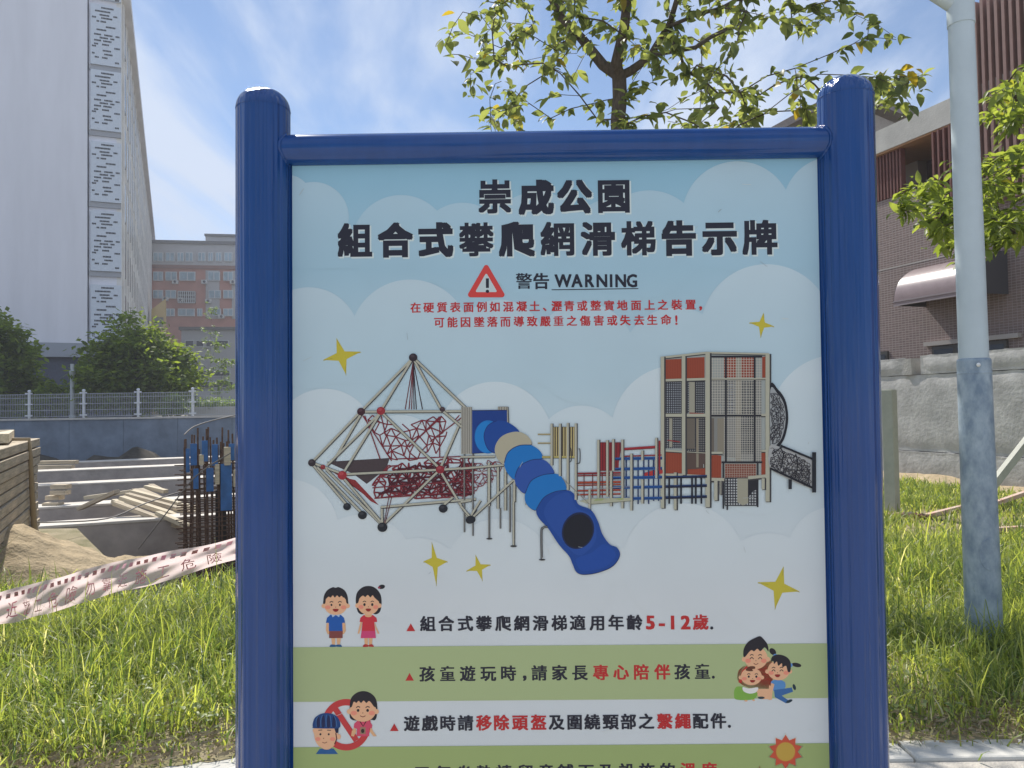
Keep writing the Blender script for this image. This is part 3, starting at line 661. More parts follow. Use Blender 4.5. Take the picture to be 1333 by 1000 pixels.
# ------------------------------------------------------------------ glyphs
_fc = bpy.data.curves.new('glyph', 'FONT'); _fo = bpy.data.objects.new('glyph', _fc); COL.objects.link(_fo)
_fc.size = 1; _fc.resolution_u = 2
_gc = {}
def glyph(ch, off):
    key = (ch, off)
    if key in _gc: return _gc[key]
    _fc.body = ch; _fc.offset = off
    bpy.context.view_layer.update()
    ev = _fo.evaluated_get(bpy.context.evaluated_depsgraph_get()); me = ev.to_mesh()
    vs = [(v.co.x, v.co.y) for v in me.vertices]; fs = [tuple(p.vertices) for p in me.polygons]
    bb = (min(v[0] for v in vs), min(v[1] for v in vs), max(v[0] for v in vs), max(v[1] for v in vs)) if vs else (0, 0, 1, 1)
    ev.to_mesh_clear(); _gc[key] = (vs, fs, bb); return _gc[key]
tape()

# ================================================================== THE SIGN
SP = dict(X=.0853512938, Y=1.45333053, Z=2.06911219, yaw=-.01502223, lean=-.00195593, tilt=-.00614045)
e1 = Vector((cos(SP['yaw']), sin(SP['yaw']), 0)); nn_ = Vector((-sin(SP['yaw']), cos(SP['yaw']), 0))
e2 = Vector((0, 0, 1)) * cos(SP['lean']) + nn_ * sin(SP['lean'])
SA = e1 * cos(SP['tilt']) + e2 * sin(SP['tilt']); SB = -e1 * sin(SP['tilt']) + e2 * cos(SP['tilt']); SN = SA.cross(SB)   # SN towards the camera
TOPC = Vector((SP['X'], SP['Y'], SP['Z']))
# sign empty stands on the ground under the board centre; its local axes are SA, back, SB
LZ = TOPC.z / SB.z
base = TOPC - SB * LZ
SM = Matrix((SA, -SN, SB)).transposed().to_4x4(); SM.translation = base
sign = empty('park_sign', base, label='tall blue-framed park notice board about a climbing net and slide, filling the foreground', cat='notice board')
sign.matrix_world = SM
SMI = SM.inverted()
def PS(px, py):                       # photo pixel -> board plane (x, z) in the sign's frame
    d = ray(px, py); t = (TOPC - C0).dot(SN) / d.dot(SN); P = SMI @ (C0 + d * t); return P.x, P.z
ZT_ = LZ; BW = 0.5
ZB_ = PS(731, 1110)[1]
# posts
pr_ = 0.0505; PXO = 0.5 + 0.0555
for sx, topy in ((-1, 117), (1, 101)):
    zt = SMI @ (C0 + ray(342 if sx < 0 else 1101, topy) * ((TOPC - C0).dot(SN) / ray(342 if sx < 0 else 1101, topy).dot(SN))); zt = zt.z
    prof = [(pr_, 0.0), (pr_, 0.4), (pr_, 0.8), (pr_, 1.2), (pr_, 1.6)]
    zs = zt - 0.040
    prof += [(pr_, zs - .004), (pr_ * .998, zs)]
    for i in range(1, 13):
        a = pi / 2 * i / 12; prof.append((max(pr_ * cos(a) ** .85, .0004), zs + .040 * sin(a)))
    b = MB(); b.lathe(prof, 48, Matrix.Translation((sx * PXO, 0, 0))); post = b.build('post', blue_paint, sign)
    b = MB(); b.lathe([(.085, 0.0), (.085, .012), (pr_ + .004, .014)], 32, Matrix.Translation((sx * PXO, 0, .03))); b.build('base_flange', blue_paint, post)
    # weld seam where the cap meets the tube
    b = MB(); ring = [(pr_ * cos(a) + sx * PXO, pr_ * sin(a), zs - .001) for a in np.linspace(0, 2 * pi, 49)]; b.tube(ring, .0007, 6, False); b.build('cap_seam', blue_paint, post)
rail_r = 0.0295
zrl = PS(400, 195)[1]
zrc = ZT_ + 0.024
rail_paint = blue_paint.copy(); rail_paint.name = 'blue_gloss_paint_rail'
for n_ in rail_paint.node_tree.nodes:
    if n_.type == 'MAPPING' and n_.inputs['Scale'].default_value[0] > 20: n_.inputs['Scale'].default_value = (0.6, 40, 40)
    if n_.type == 'BUMP': n_.inputs['Distance'].default_value = .0035
b = MB(); b.tube([(-PXO + .03, 0, zrc), (0, 0, zrc), (PXO - .03, 0, zrc)], rail_r, 40, False); rail = b.build('top_rail', rail_paint, sign)
for sx in (-1, 1):
    b = MB(); ring = [(sx * (.5 + .0555 - pr_ + .001 + .006 * abs(cos(a)) ** 2 * 0 + (pr_ - sqrt(max(pr_ ** 2 - (rail_r * sin(a)) ** 2, 0)))), rail_r * sin(a), zrc + rail_r * cos(a)) for a in np.linspace(0, 2 * pi, 37)]
    b.tube(ring, .0035, 8, False); b.build('weld_bead', blue_paint, rail)
b = MB(); b.tube([(-PXO + .03, 0, ZB_ - .02), (PXO - .03, 0, ZB_ - .02)], rail_r, 32, False); b.build('bottom_rail', rail_paint, sign)
# flat side bars that hold the board
for sx in (-1, 1):
    b = MB(); xx = sx * (.5 + .0055); b.box(xx - .0062, xx + .0062, .0008, .014, ZB_, ZT_ + .002); b.build('side_bar', blue_paint, sign)
for (px, py) in ((1097, 707), (372, 890)):
    x_, z_ = PS(px, py); b = MB()
    M_ = Matrix.Translation((x_, -.012 if px > 500 else -.02, z_)); b.lathe([(.0045, 0), (.003, .0015), (.0001, .002)], 12, M_ @ Matrix.Rotation(pi / 2, 4, 'X')); b.build('paint_chip', mat('chip_white', (.7, .7, .68), .6), sign)

# board and its print
def board_mat(name, a, top=None, bot=None):
    """printed sky: pale blue above fading to near white; clouds are a whiter print (amount a) fading downwards"""
    m = bpy.data.materials.new(name); m.use_nodes = True; t = m.node_tree; b = t.nodes['Principled BSDF']
    co = t.nodes.new('ShaderNodeTexCoord'); sp = t.nodes.new('ShaderNodeSeparateXYZ'); t.links.new(co.outputs['Object'], sp.inputs[0])
    mr_ = t.nodes.new('ShaderNodeMapRange'); t.links.new(sp.outputs[2], mr_.inputs[0]); mr_.inputs[1].default_value = PS(731, 780)[1]; mr_.inputs[2].default_value = ZT_
    cr = t.nodes.new('ShaderNodeValToRGB'); e = cr.color_ramp.elements; t.links.new(mr_.outputs[0], cr.inputs[0])
    e[0].color = (.67, .70, .71, 1); e[1].color = (.285, .52, .66, 1)
    for p_, c_ in ((.30, (.57, .665, .70)), (.55, (.46, .615, .69)), (.8, (.365, .56, .67))):
        x = e.new(p_); x.color = (*c_, 1)
    last = cr.outputs[0]
    if a > 0:
        m2 = t.nodes.new('ShaderNodeMapRange'); t.links.new(sp.outputs[2], m2.inputs[0]); m2.inputs[1].default_value = bot; m2.inputs[2].default_value = top; m2.inputs[3].default_value = 0; m2.inputs[4].default_value = a
        x = t.nodes.new('ShaderNodeMix'); x.data_type = 'RGBA'; t.links.new(m2.outputs[0], x.inputs[0]); t.links.new(last, x.inputs[6]); x.inputs[7].default_value = (.76, .80, .80, 1); last = x.outputs[2]
    # faint weathering smudges
    nz = t.nodes.new('ShaderNodeTexNoise'); nz.inputs['Scale'].default_value = 3.0; nz.inputs['Detail'].default_value = 8; t.links.new(co.outputs['Object'], nz.inputs['Vector'])
    m3 = t.nodes.new('ShaderNodeMapRange'); t.links.new(nz.outputs[0], m3.inputs[0]); m3.inputs[1].default_value = .3; m3.inputs[2].default_value = .7; m3.inputs[3].default_value = .955; m3.inputs[4].default_value = 1.03
    x = t.nodes.new('ShaderNodeMix'); x.data_type = 'RGBA'; x.blend_type = 'MULTIPLY'; x.inputs[0].default_value = 1; t.links.new(last, x.inputs[6]); t.links.new(m3.outputs[0], x.inputs[7])
    t.links.new(x.outputs[2], b.inputs['Base Color']); b.inputs['Roughness'].default_value = .42; b.inputs['Specular IOR Level'].default_value = .35
    return m
bo = MB(); bo.box(-BW, BW, .0004, .006, ZB_, ZT_)
board = bo.build('board', board_mat('printed_sky', 0), sign)

KIL = (.66, .75, .84)
def alb(c): return tuple(min(.85, max(.006, (l - .010) / k)) for l, k in zip(lin(c), KIL))
_LAY = [0]
def pmat(c):
    key = 'print_%02x%02x%02x' % c
    return mat(key, alb(c), .42, .35)
def clip(P):
    def cl(P, f, inter):
        O = []
        for i in range(len(P)):
            a, b_ = P[i - 1], P[i]; fa_, fb_ = f(a), f(b_)
            if fa_ != fb_: O.append(inter(a, b_))
            if fb_: O.append(b_)
        return O
    for ax, v, sg in ((0, -BW, 1), (0, BW, -1), (1, ZB_, 1), (1, ZT_, -1)):
        if len(P) < 3: return []
        P = cl(P, lambda p: (p[ax] - v) * sg >= 0, lambda a, b_: tuple(a[k] + (b_[k] - a[k]) * ((v - a[ax]) / (b_[ax] - a[ax])) for k in (0, 1)))
    return P
class Art:
    def __init__(s, kx=0, ky=0, sc=1.0, lay=120):
        if lay is not None: _LAY[0] = lay
        s.v = []; s.f = []; s.mi = []; s.cols = []; s.o = (kx, ky, sc)
    def ci(s, c):
        if c not in s.cols: s.cols.append(c)
        return s.cols.index(c)
    def raw(s, P2, fs, c):          # board coordinates
        _LAY[0] += 1; y = -2.2e-6 * _LAY[0]; k = len(s.v)
        s.v += [(x, y, z) for x, z in P2]; i = s.ci(c)
        for f in fs: s.f.append(tuple(q + k for q in f)); s.mi.append(i)
    def poly(s, pts, c):
        kx, ky, sc = s.o; P = clip([PS(kx + x / sc, ky + y / sc) for x, y in pts])
        if len(P) >= 3: s.raw(P, [tuple(range(len(P)))], c)
    def smooth(s, pts, c, n=5): s.poly(smooth_(pts, n, True), c)
    def ell(s, x, y, rx, ry, c, rot=0, a0=0, a1=360, n=30):
        s.poly([(x + rx * cos(t) * cos(rot) - ry * sin(t) * sin(rot), y + rx * cos(t) * sin(rot) + ry * sin(t) * cos(rot)) for t in np.radians(np.linspace(a0, a1, n, endpoint=(a1 - a0) < 359))], c)
    def line(s, a, b_, w_, c):
        dx, dy = b_[0] - a[0], b_[1] - a[1]; l = max(1e-6, sqrt(dx * dx + dy * dy)); nx, ny = -dy / l * w_ / 2, dx / l * w_ / 2
        s.poly([(a[0] + nx, a[1] + ny), (b_[0] + nx, b_[1] + ny), (b_[0] - nx, b_[1] - ny), (a[0] - nx, a[1] - ny)], c)
    def pl(s, pts, w_, c):
        pts = [(float(a), float(b_)) for a, b_ in pts]; Lp = []; Rp = []
        for i, p_ in enumerate(pts):
            a = pts[max(i - 1, 0)]; b_ = pts[min(i + 1, len(pts) - 1)]; dx, dy = b_[0] - a[0], b_[1] - a[1]; l = max(1e-6, sqrt(dx * dx + dy * dy))
            Lp.append((p_[0] - dy / l * w_ / 2, p_[1] + dx / l * w_ / 2)); Rp.append((p_[0] + dy / l * w_ / 2, p_[1] - dx / l * w_ / 2))
        s.poly(Lp + Rp[::-1], c)
    def tubeline(s, a, b_, w_, c=(150, 155, 150), d=(60, 62, 66)):
        w_ *= 1.12; s.line(a, b_, w_ * 1.5, d); dx, dy = b_[0] - a[0], b_[1] - a[1]
        l = max(1e-6, sqrt(dx * dx + dy * dy)); ox = -w_ * .18
        s.line((a[0] + ox, a[1] - abs(ox)), (b_[0] + ox, b_[1] - abs(ox)), w_, c)
    def text(s, ch, cx, cy, h, c, off, wx=1.0):
        gv, gf, bb = glyph(ch, 0); a = PS(cx, cy); off = off * (.8 if ch in '童重實' else 1); sc = h / 1001 * 1.45333
        ox = (bb[0] + bb[2]) / 2; oy = 0.38 if ord(ch) > 0x2000 else 0.36
        _LAY[0] = 122 if c == HALO else 140
        if off > .025: D = [(-1, -1), (1, -1), (-1, 1), (1, 1), (0, 0), (-1, 0), (1, 0), (0, 1), (0, -1)]
        else: D = [(-.9, -.6), (.9, -.6), (-.9, .6), (.9, .6), (0, 0)]
        ky = 1.0 if h > 40 else .62
        for dx, dy in D: s.raw([(a[0] + (x - ox + dx * off) * sc * wx, a[1] + (y - oy + dy * off * ky) * sc) for x, y in gv], gf, c)
    def build(s, name, parent, mats=None):
        me = bpy.data.meshes.new(name); me.from_pydata(s.v, [], s.f)
        for c in s.cols: me.materials.append(pmat(c) if isinstance(c, tuple) else c)
        me.polygons.foreach_set('material_index', s.mi); me.update()
        o = bpy.data.objects.new(name, me); return link(o, parent)
def smooth_(pts, n=5, closed=False):
    k = len(pts); O = []
    for i in range(k if closed else k - 1):
        g_ = lambda j: pts[j % k] if closed else pts[min(max(j, 0), k - 1)]
        p0, p1, p2, p3 = g_(i - 1), g_(i), g_(i + 1), g_(i + 2)
        for t in np.linspace(0, 1, n + 1)[:-1]:
            O.append(tuple(0.5 * ((2 * p1[q]) + (p2[q] - p0[q]) * t + (2 * p0[q] - 5 * p1[q] + 4 * p2[q] - p3[q]) * t * t + (3 * p1[q] - p0[q] - 3 * p2[q] + p3[q]) * t ** 3) for q in (0, 1)))
    if not closed: O.append(pts[-1])
    return O

# printed clouds, four rows
rows_ = [(.42, 205, 350, [(375, 258, 30), (408, 283, 46), (522, 318, 64), (602, 322, 58), (700, 320, 70), (800, 320, 62), (845, 318, 70), (960, 282, 72), (1085, 270, 66)]),
         (.46, 345, 500, [(402, 440, 66), (534, 443, 79), (650, 450, 60), (760, 460, 66), (880, 470, 70), (998, 430, 86), (1090, 450, 60)]),
         (.55, 495, 640, [(423, 572, 66), (520, 600, 60), (644, 572, 75), (757, 588, 60), (880, 560, 84), (1090, 550, 88), (985, 600, 70)]),
         (.5, 640, 760, [(375, 690, 66), (470, 740, 70), (545, 760, 60), (650, 745, 70), (740, 760, 56), (890, 735, 80), (1000, 760, 66), (1085, 720, 60)])]
for a_, ya, yb, cs in rows_:
    zt, zb_ = PS(731, ya)[1], PS(731, yb)[1]; cm = board_mat('printed_cloud', a_, zt, zb_)
    A = Art(lay=None)
    for (x, y, r_) in cs: A.poly([(x + r_ * cos(t), y + r_ * sin(t)) for t in np.linspace(0, 2 * pi, 72, endpoint=False)], cm)
    A.poly([(300, ya + (yb - ya) * .62), (1180, ya + (yb - ya) * .6), (1180, yb), (300, yb)], cm)
    A.build('printed_cloud', board)
GREEN = (146, 166, 128); GREEN2 = (136, 158, 108)
A = Art(); A.poly([(300, 843.3), (1180, 836.8), (1180, 907.9), (300, 914.4)], GREEN); A.build('green_band', board)
A = Art(); A.poly([(300, 973.5), (1180, 966.6), (1180, 1037), (300, 1045)], GREEN2); A.build('green_band', board)

# --- lettering
INK = (42, 44, 56); REDT = (160, 48, 52); HALO = (176, 196, 205)
def textline(A, items, h, c, off, y0, x0, y1, x1, wx=1.0):
    for ch, x in items: A.text(ch, x, y0 + (y1 - y0) * (x - x0) / (x1 - x0), h, c, off, wx)
title = [('崇', 644, 256), ('成', 698, 257), ('公', 748, 256), ('園', 799, 255)] + [(c, 462 + 52.7 * i, 313 - .38 * i) for i, c in enumerate('組合式攀爬網滑梯告示牌')]
heavy = {'攀': .026, '網': .030, '滑': .034, '梯': .032, '園': .032, '組': .036, '牌': .036, '崇': .032}
A = Art()
for ch, x, y in title: A.text(ch, x + 1.6, y + 1.7, 46, HALO, heavy.get(ch, .046) + .010, 1.0)
for ch, x, y in title: A.text(ch, x, y, 46, INK, heavy.get(ch, .046), 1.0)
A.build('title_lettering', board)
A = Art()
A.text('警', 682, 366, 22, INK, .022); A.text('告', 704.5, 366, 22, INK, .03)
for ch, x in zip('WARNING', (733, 751, 767.5, 783.5, 795.5, 808, 822.5)): A.text(ch, x, 365.2, 23.5, INK, .034, .86)
A.line((718, 377.4), (831, 375.8), 1.1, INK); A.build('heading_lettering', board)
A = Art()
l1 = list(zip('在硬質表面例如混凝土', (541, 558, 575.5, 592.7, 610, 627, 644, 661.7, 679, 696))) + [('、', 709)] + list(zip('瀝青或整實地面上之裝置', (724.7, 741, 758, 775.5, 793, 810, 828, 845.7, 863, 881, 899)))
textline(A, l1, 14.2, REDT, .026, 400.6, 541, 396.6, 899); A.text(',', 912, 394.5, 20, REDT, .03)
l2 = list(zip('可能因墜落而導致嚴重之傷害或失去生命', (571.7, 589, 606, 623.8, 641, 658, 675.5, 692.8, 710, 727, 744.4, 761.7, 779.4, 797, 814, 832, 849, 867)))
textline(A, l2, 14.2, REDT, .026, 419.8, 571.7, 416.4, 867); A.text('!', 880.4, 416.5, 17, REDT, .03)
A.build('warning_lettering', board)
A = Art(); h_ = 20.5; of = .034
textline(A, list(zip('組合式攀爬網滑梯適用年齡', (557, 581, 606, 630, 655, 679, 703.5, 728, 752, 777, 802, 826))), h_, INK, of, 812, 557, 809.9, 912)
textline(A, [('歲', 912)], h_, REDT, of, 812, 557, 809.9, 912)
for ch, x in zip('5-12', (846.6, 861.5, 875.5, 892.5)): A.text(ch, x, 810, 24, REDT, .045)
A.ell(926.5, 817.6, 2, 2, INK); A.poly([(529, 821.7), (540.5, 821.6), (534.7, 811.5)], REDT); A.build('first_rule_lettering', board)
A = Art()
textline(A, list(zip('孩童遊玩時', (556, 582.8, 608.8, 635.7, 662))) + list(zip('請家長', (702, 728.5, 755))) + list(zip('孩童', (888, 914.5))), h_, INK, of, 877.3, 556, 874.2, 914.5)
textline(A, list(zip('專心陪伴', (782, 808.5, 835, 862))), h_, REDT, of, 877.3, 556, 874.2, 914.5)
A.text(',', 683, 873.5, 26, INK, .03); A.ell(928.5, 881.6, 2, 2, INK); A.poly([(527.7, 886.2), (538.8, 886.1), (533.2, 876)], REDT); A.build('second_rule_lettering', board)
A = Art()
textline(A, list(zip('遊戲時請', (536, 559.6, 583, 606))) + list(zip('及圍繞頸部之', (724.5, 748, 771, 795, 818, 841.5))) + list(zip('配件', (912, 935))), h_, INK, of, 941.8, 536, 938.4, 935)
textline(A, list(zip('移除頭盔', (630, 653, 677, 701))) + list(zip('繫繩', (865.5, 889))), h_, REDT, of, 941.8, 536, 938.4, 935)
A.ell(949.5, 945.6, 2, 2, INK); A.poly([(507.7, 951.7), (518.8, 951.6), (513.2, 941.8)], REDT); A.build('third_rule_lettering', board)
A = Art()
textline(A, list(zip('天氣炎熱請留意鋪面及設施的', (549.5, 577, 604, 630, 656, 684, 711, 736, 763, 790, 816, 842, 869))), h_, INK, of, 1007, 549.5, 1002.5, 923)
textline(A, list(zip('溫度', (896, 923))), h_, REDT, of, 1007, 549.5, 1002.5, 923)
A.build('fourth_rule_lettering', board)
# warning triangle
A = Art(); RD = (178, 66, 66)
def rtri(c, r_, rad, col):
    pts = []
    for k, a in enumerate((-90, 30, 150)):
        vx, vy = c[0] + r_ * cos(radians(a)), c[1] + r_ * sin(radians(a))
        for t in np.linspace(-60, 60, 9): pts.append((vx + rad * cos(radians(a + t)), vy + rad * sin(radians(a + t))))
    A.poly(pts, col)
rtri((633, 372), 23.5, 3.4, RD); rtri((633, 372), 14.0, 1.4, (165, 186, 196))
A.line((634.5, 362.5), (634.5, 375), 4.0, INK); A.ell(634.5, 379.4, 2.3, 2.1, INK); A.build('warning_triangle', board)
# stars
YEL = (168, 164, 62)
def star(T, R=(140, 136, 60)):
    cx = sum(t[0] for t in T) / 4; cy = sum(t[1] for t in T) / 4; P = []
    for i in range(4):
        a = T[i]; b_ = T[(i + 1) % 4]; mx, my = (a[0] + b_[0]) / 2, (a[1] + b_[1]) / 2; q = (cx + (mx - cx) * .42, cy + (my - cy) * .42)
        P += [a, q]
    A = Art(); A.smooth([p_ for p_ in P], YEL, 1)
    for i in range(4): A.line((T[i][0] * .55 + cx * .45 + 1.5, T[i][1] * .55 + cy * .45), (T[i][0] * .99 + cx * .01, T[i][1] * .99 + cy * .01 + 1), .7, R)
    A.build('printed_star', board)
star([(438, 440), (470, 458), (450.5, 488), (420.6, 468.6)]); star([(994, 407), (1008, 425), (990, 439), (975, 420)])
star([(562, 705), (583, 731), (568, 762), (551, 731)]); star([(619, 722), (639, 735), (628, 756), (607, 743)]); star([(1020, 737), (1041, 770), (1008.6, 793), (986, 758)])

# --- printed playground, drawn in the coordinates of enlarged details of the photo
BG_ = (152, 158, 150); DK = (56, 58, 64); RP = (104, 44, 54); BL = (36, 40, 48)
def net(A, poly, stepx, stepy, c, w_, seed, jit=.35):
    rg = random.Random(seed); xs = [p_[0] for p_ in poly]; ys = [p_[1] for p_ in poly]; G = {}
    def inside(x, y):
        r_ = False
        for i in range(len(poly)):
            x1, y1 = poly[i - 1]; x2, y2 = poly[i]
            if (y1 > y) != (y2 > y) and x < (x2 - x1) * (y - y1) / (y2 - y1) + x1: r_ = not r_
        return r_
    ny = int((max(ys) - min(ys)) / stepy) + 1; nx = int((max(xs) - min(xs)) / stepx) + 1
    for j in range(ny):
        for i in range(nx):
            x = min(xs) + (i + (j % 2) * .5) * stepx + rg.uniform(-jit, jit) * stepx; y = min(ys) + j * stepy + rg.uniform(-jit, jit) * stepy
            if inside(x, y): G[i, j] = (x, y)
    for (i, j), p_ in G.items():
        for di, dj in ((1, 0), (0, 1), (1 if j % 2 else -1, 1)):
            if (i + di, j + dj) in G and rg.random() < .8: A.line(p_, G[i + di, j + dj], w_, c)
A = Art(400, 450, 4.0)
A.poly([(100, 605), (430, 585), (412, 640), (310, 720), (240, 668)], (66, 60, 66))
A.poly([(88, 628), (215, 690), (372, 832), (340, 800), (240, 735), (180, 690)], (118, 48, 52)); A.poly([(205, 690), (250, 700), (372, 830), (330, 810)], (118, 48, 52))
for x in (510, 530, 543, 556, 568, 600): A.line((552, 80), (x, 332), 5, (92, 44, 52) if x % 4 else (52, 42, 50))
net(A, [(300, 360), (480, 365), (640, 365), (820, 360), (700, 560), (500, 610), (430, 600), (340, 500)], 44, 40, RP, 6.2, 3)
net(A, [(440, 600), (880, 570), (880, 790), (700, 800), (330, 805), (320, 740)], 30, 24, RP, 7.4, 4, .45)
net(A, [(440, 620), (880, 590), (880, 780), (340, 790)], 46, 30, (66, 32, 42), 8, 6, .45)
for (p_, q_) in (((290, 365), (440, 600)), ((300, 365), (380, 590)), ((385, 365), (410, 470)), ((700, 370), (560, 500)), ((690, 370), (530, 530)), ((810, 370), (640, 500)), ((690, 380), (690, 580)), ((470, 590), (860, 575)), ((350, 795), (860, 760)), ((340, 740), (870, 700))): A.line(p_, q_, 6, RP)
TB = [((552, 66), (281, 344)), ((552, 66), (384, 342)), ((552, 66), (700, 335)), ((560, 70), (826, 325)), ((281, 346), (830, 343)), ((281, 344), (25, 610)), ((281, 360), (140, 600)), ((384, 350), (105, 625)), ((384, 350), (190, 665)), ((390, 350), (690, 640)),
      ((805, 385), (697, 635)), ((183, 672), (692, 648)), ((692, 648), (880, 635)), ((25, 610), (175, 665)), ((30, 620), (208, 830)), ((55, 635), (285, 872)), ((100, 645), (392, 935)), ((190, 690), (395, 930)), ((700, 335), (870, 480)),
      ((685, 655), (395, 935)), ((698, 660), (842, 900)), ((390, 840), (392, 930)), ((385, 842), (700, 815)), ((700, 815), (880, 800)), ((845, 900), (880, 850)), ((708, 835), (760, 790))]
for p_, q_ in TB: A.tubeline(p_, q_, 9.5, BG_, DK)
for x0_, x1_ in ((425, 400), (440, 405)): A.line((x0_, 790), (x1_, 930), 4, (80, 40, 48))
for x, y, r_, c in ((552, 62, 22, (48, 42, 50)), (281, 344, 21, (58, 40, 48)), (384, 340, 22, (130, 48, 56)), (704, 332, 14, (60, 50, 56)), (25, 610, 20, (50, 46, 54)), (82, 632, 13, (118, 50, 56)), (183, 675, 24, (134, 50, 58)), (692, 645, 22, (120, 44, 54)),
                  (208, 838, 20, BL), (288, 882, 23, BL), (392, 945, 26, BL), (708, 848, 23, BL), (845, 908, 20, BL)):
    A.ell(x, y, r_, r_ * .95, c); A.ell(x - r_ * .2, y - r_ * .35, r_ * .5, r_ * .35, tuple(min(255, k + 18) for k in c))
A.build('printed_climbing_net', board)

A = Art(600, 520, 4.255, None)
# platform frame and legs
net(A, [(0, 330), (240, 330), (240, 420), (0, 560)], 26, 22, RP, 4, 8, .4)
for (x, y0, y1, w_) in ((18, 300, 735, 7), (65, 300, 755, 7), (155, 350, 590, 16), (155, 590, 770, 9), (205, 360, 605, 14), (217, 600, 715, 7), (246, 370, 615, 14), (270, 480, 735, 8), (295, 420, 570, 15), (291, 565, 812, 11), (365, 540, 585, 14)):
    A.line((x + 2, y0), (x + 2, y1), w_ * 1.35, DK); A.line((x, y0), (x, y1), w_ * .8, BG_ if w_ > 9 else (110, 116, 118))
A.ell(158, 771, 17, 5, DK); A.ell(292, 812, 18, 6, DK)
for p_, q_ in (((0, 385), (240, 365)), ((0, 570), (60, 560)), ((60, 660), (290, 450)), ((0, 590), (60, 660)), ((60, 640), (110, 560)), ((0, 320), (190, 318))): A.tubeline(p_, q_, 9, BG_, DK)
A.ell(55, 665, 26, 22, BL)
A.poly([(2, 42), (62, 42), (62, 302), (2, 302)], (142, 146, 142))
for i in range(6): A.line((8 + i * 10, 44), (8 + i * 10, 300), 2.6, (72, 74, 78))
A.poly([(205, 40), (262, 40), (268, 130), (205, 130)], (138, 142, 138))
for i in range(4): A.line((212 + i * 14, 42), (212 + i * 14, 70), 3, (72, 74, 78))
A.line((262, 42), (266, 160), 5, DK)
B1, B2, B3, CR = (32, 66, 138), (28, 104, 176), (44, 76, 150), (150, 152, 138)
A.poly([(62, 60), (255, 60), (258, 290), (62, 300)], (32, 58, 124)); A.line((62, 62), (255, 60), 4, (24, 40, 84)); A.line((62, 299), (200, 292), 4, (24, 40, 84))
A.ell(150, 208, 74, 92, B2); A.ell(138, 208, 58, 84, (34, 112, 184))
A.smooth([(200, 118), (262, 128), (325, 180), (300, 230), (240, 270), (192, 298), (150, 275), (128, 205), (150, 145)], B1)
A.pl(smooth_([(192, 298), (150, 275), (128, 205), (150, 145), (200, 118)]), 4, (22, 48, 108))
segs = [([(325, 180), (375, 208), (388, 252), (300, 262), (258, 300), (243, 362), (200, 325), (188, 270), (215, 215), (265, 186)], CR, (112, 112, 104)),
        ([(385, 252), (440, 288), (447, 330), (385, 340), (325, 375), (300, 442), (256, 405), (240, 350), (262, 292), (320, 256)], B2, (22, 76, 138)),
        ([(447, 330), (492, 360), (515, 410), (450, 420), (390, 450), (356, 518), (310, 482), (298, 430), (322, 372), (385, 336)], B3, (24, 48, 104)),
        ([(515, 410), (560, 432), (584, 502), (520, 512), (462, 542), (416, 612), (362, 578), (356, 520), (388, 450), (450, 418)], B2, (22, 76, 138)),
        ([(584, 502), (625, 522), (650, 580), (720, 612), (758, 675), (780, 740), (822, 800), (866, 822), (878, 866), (838, 922), (760, 956), (682, 968), (640, 955), (618, 912), (598, 866), (540, 800), (482, 712), (430, 655), (418, 608), (455, 548), (520, 510)], B1, (20, 38, 84))]
for P, c, e in segs:
    A.smooth([(x + 2, y + 3) for x, y in P], (22, 36, 74)); A.smooth(P, c)
for P in ([(388, 252), (320, 256), (262, 292), (241, 350)], [(447, 330), (385, 337), (322, 374), (299, 432)], [(515, 410), (450, 419), (388, 452), (356, 520)], [(584, 502), (520, 511), (458, 545), (417, 610)]): A.pl(smooth_(P), 4.5, (20, 52, 104))
A.smooth([(600, 520), (640, 600), (720, 640), (750, 760), (700, 840), (640, 860), (560, 780), (470, 660), (470, 590), (530, 530)], (38, 72, 146))
A.smooth([(640, 880), (720, 850), (790, 800), (850, 840), (850, 880), (790, 930), (690, 950), (650, 930)], (34, 70, 148))
A.ell(648, 726, 88, 104, (28, 40, 72), .35); A.ell(648, 728, 80, 94, (30, 34, 44), .35)
A.pl(smooth_([(480, 704), (455, 710), (446, 735), (448, 884)]), 13, (44, 48, 54)); A.pl(smooth_([(478, 704), (455, 710), (446, 735), (448, 880)]), 6, (104, 110, 114)); A.ell(450, 887, 18, 5, DK)
A.build('printed_tube_slide', board)

A = Art(700, 540, 7.144, None); YW = (158, 152, 112); RR_ = (122, 44, 50); OR = (140, 66, 50); BU = (34, 74, 138)
for y in (180, 262): A.line((0, y), (185, y), 9, YW); A.line((0, y + 7), (120, y + 7), 4, DK)
A.poly([(135, 112), (345, 112), (345, 390), (135, 390)], (70, 66, 58))
for i in range(9): A.line((150 + i * 23, 114), (150 + i * 23, 386), 11, YW)
A.line((40, 392), (345, 392), 18, (150, 146, 96)); A.line((40, 403), (345, 403), 5, DK)
for (x, y0, y1) in ((128, 82, 470), (205, 82, 570), (278, 76, 700), (352, 80, 790)): A.line((x + 6, y0), (x + 6, y1), 26, DK); A.line((x, y0), (x, y1), 19, BG_)
A.pl(smooth_([(380, 315), (392, 330), (392, 435), (380, 450), (358, 455)]), 9, DK); A.pl(smooth_([(300, 300), (310, 330), (312, 420), (295, 440)]), 8, DK)
for (y, c, w_) in ((545, RR_, 14), (566, RR_, 9), (630, OR, 18), (655, OR, 10), (705, OR, 14), (742, OR, 12)): A.line((372, y), (770, y - 8), w_, c); A.line((372, y + w_ * .6), (770, y - 8 + w_ * .6), 4, (60, 34, 40))
for x in (430, 510, 600): A.line((x, 540), (x, 770), 9, (84, 44, 48))
A.poly([(572, 256), (772, 256), (772, 330), (740, 520), (572, 522)], (92, 38, 46))
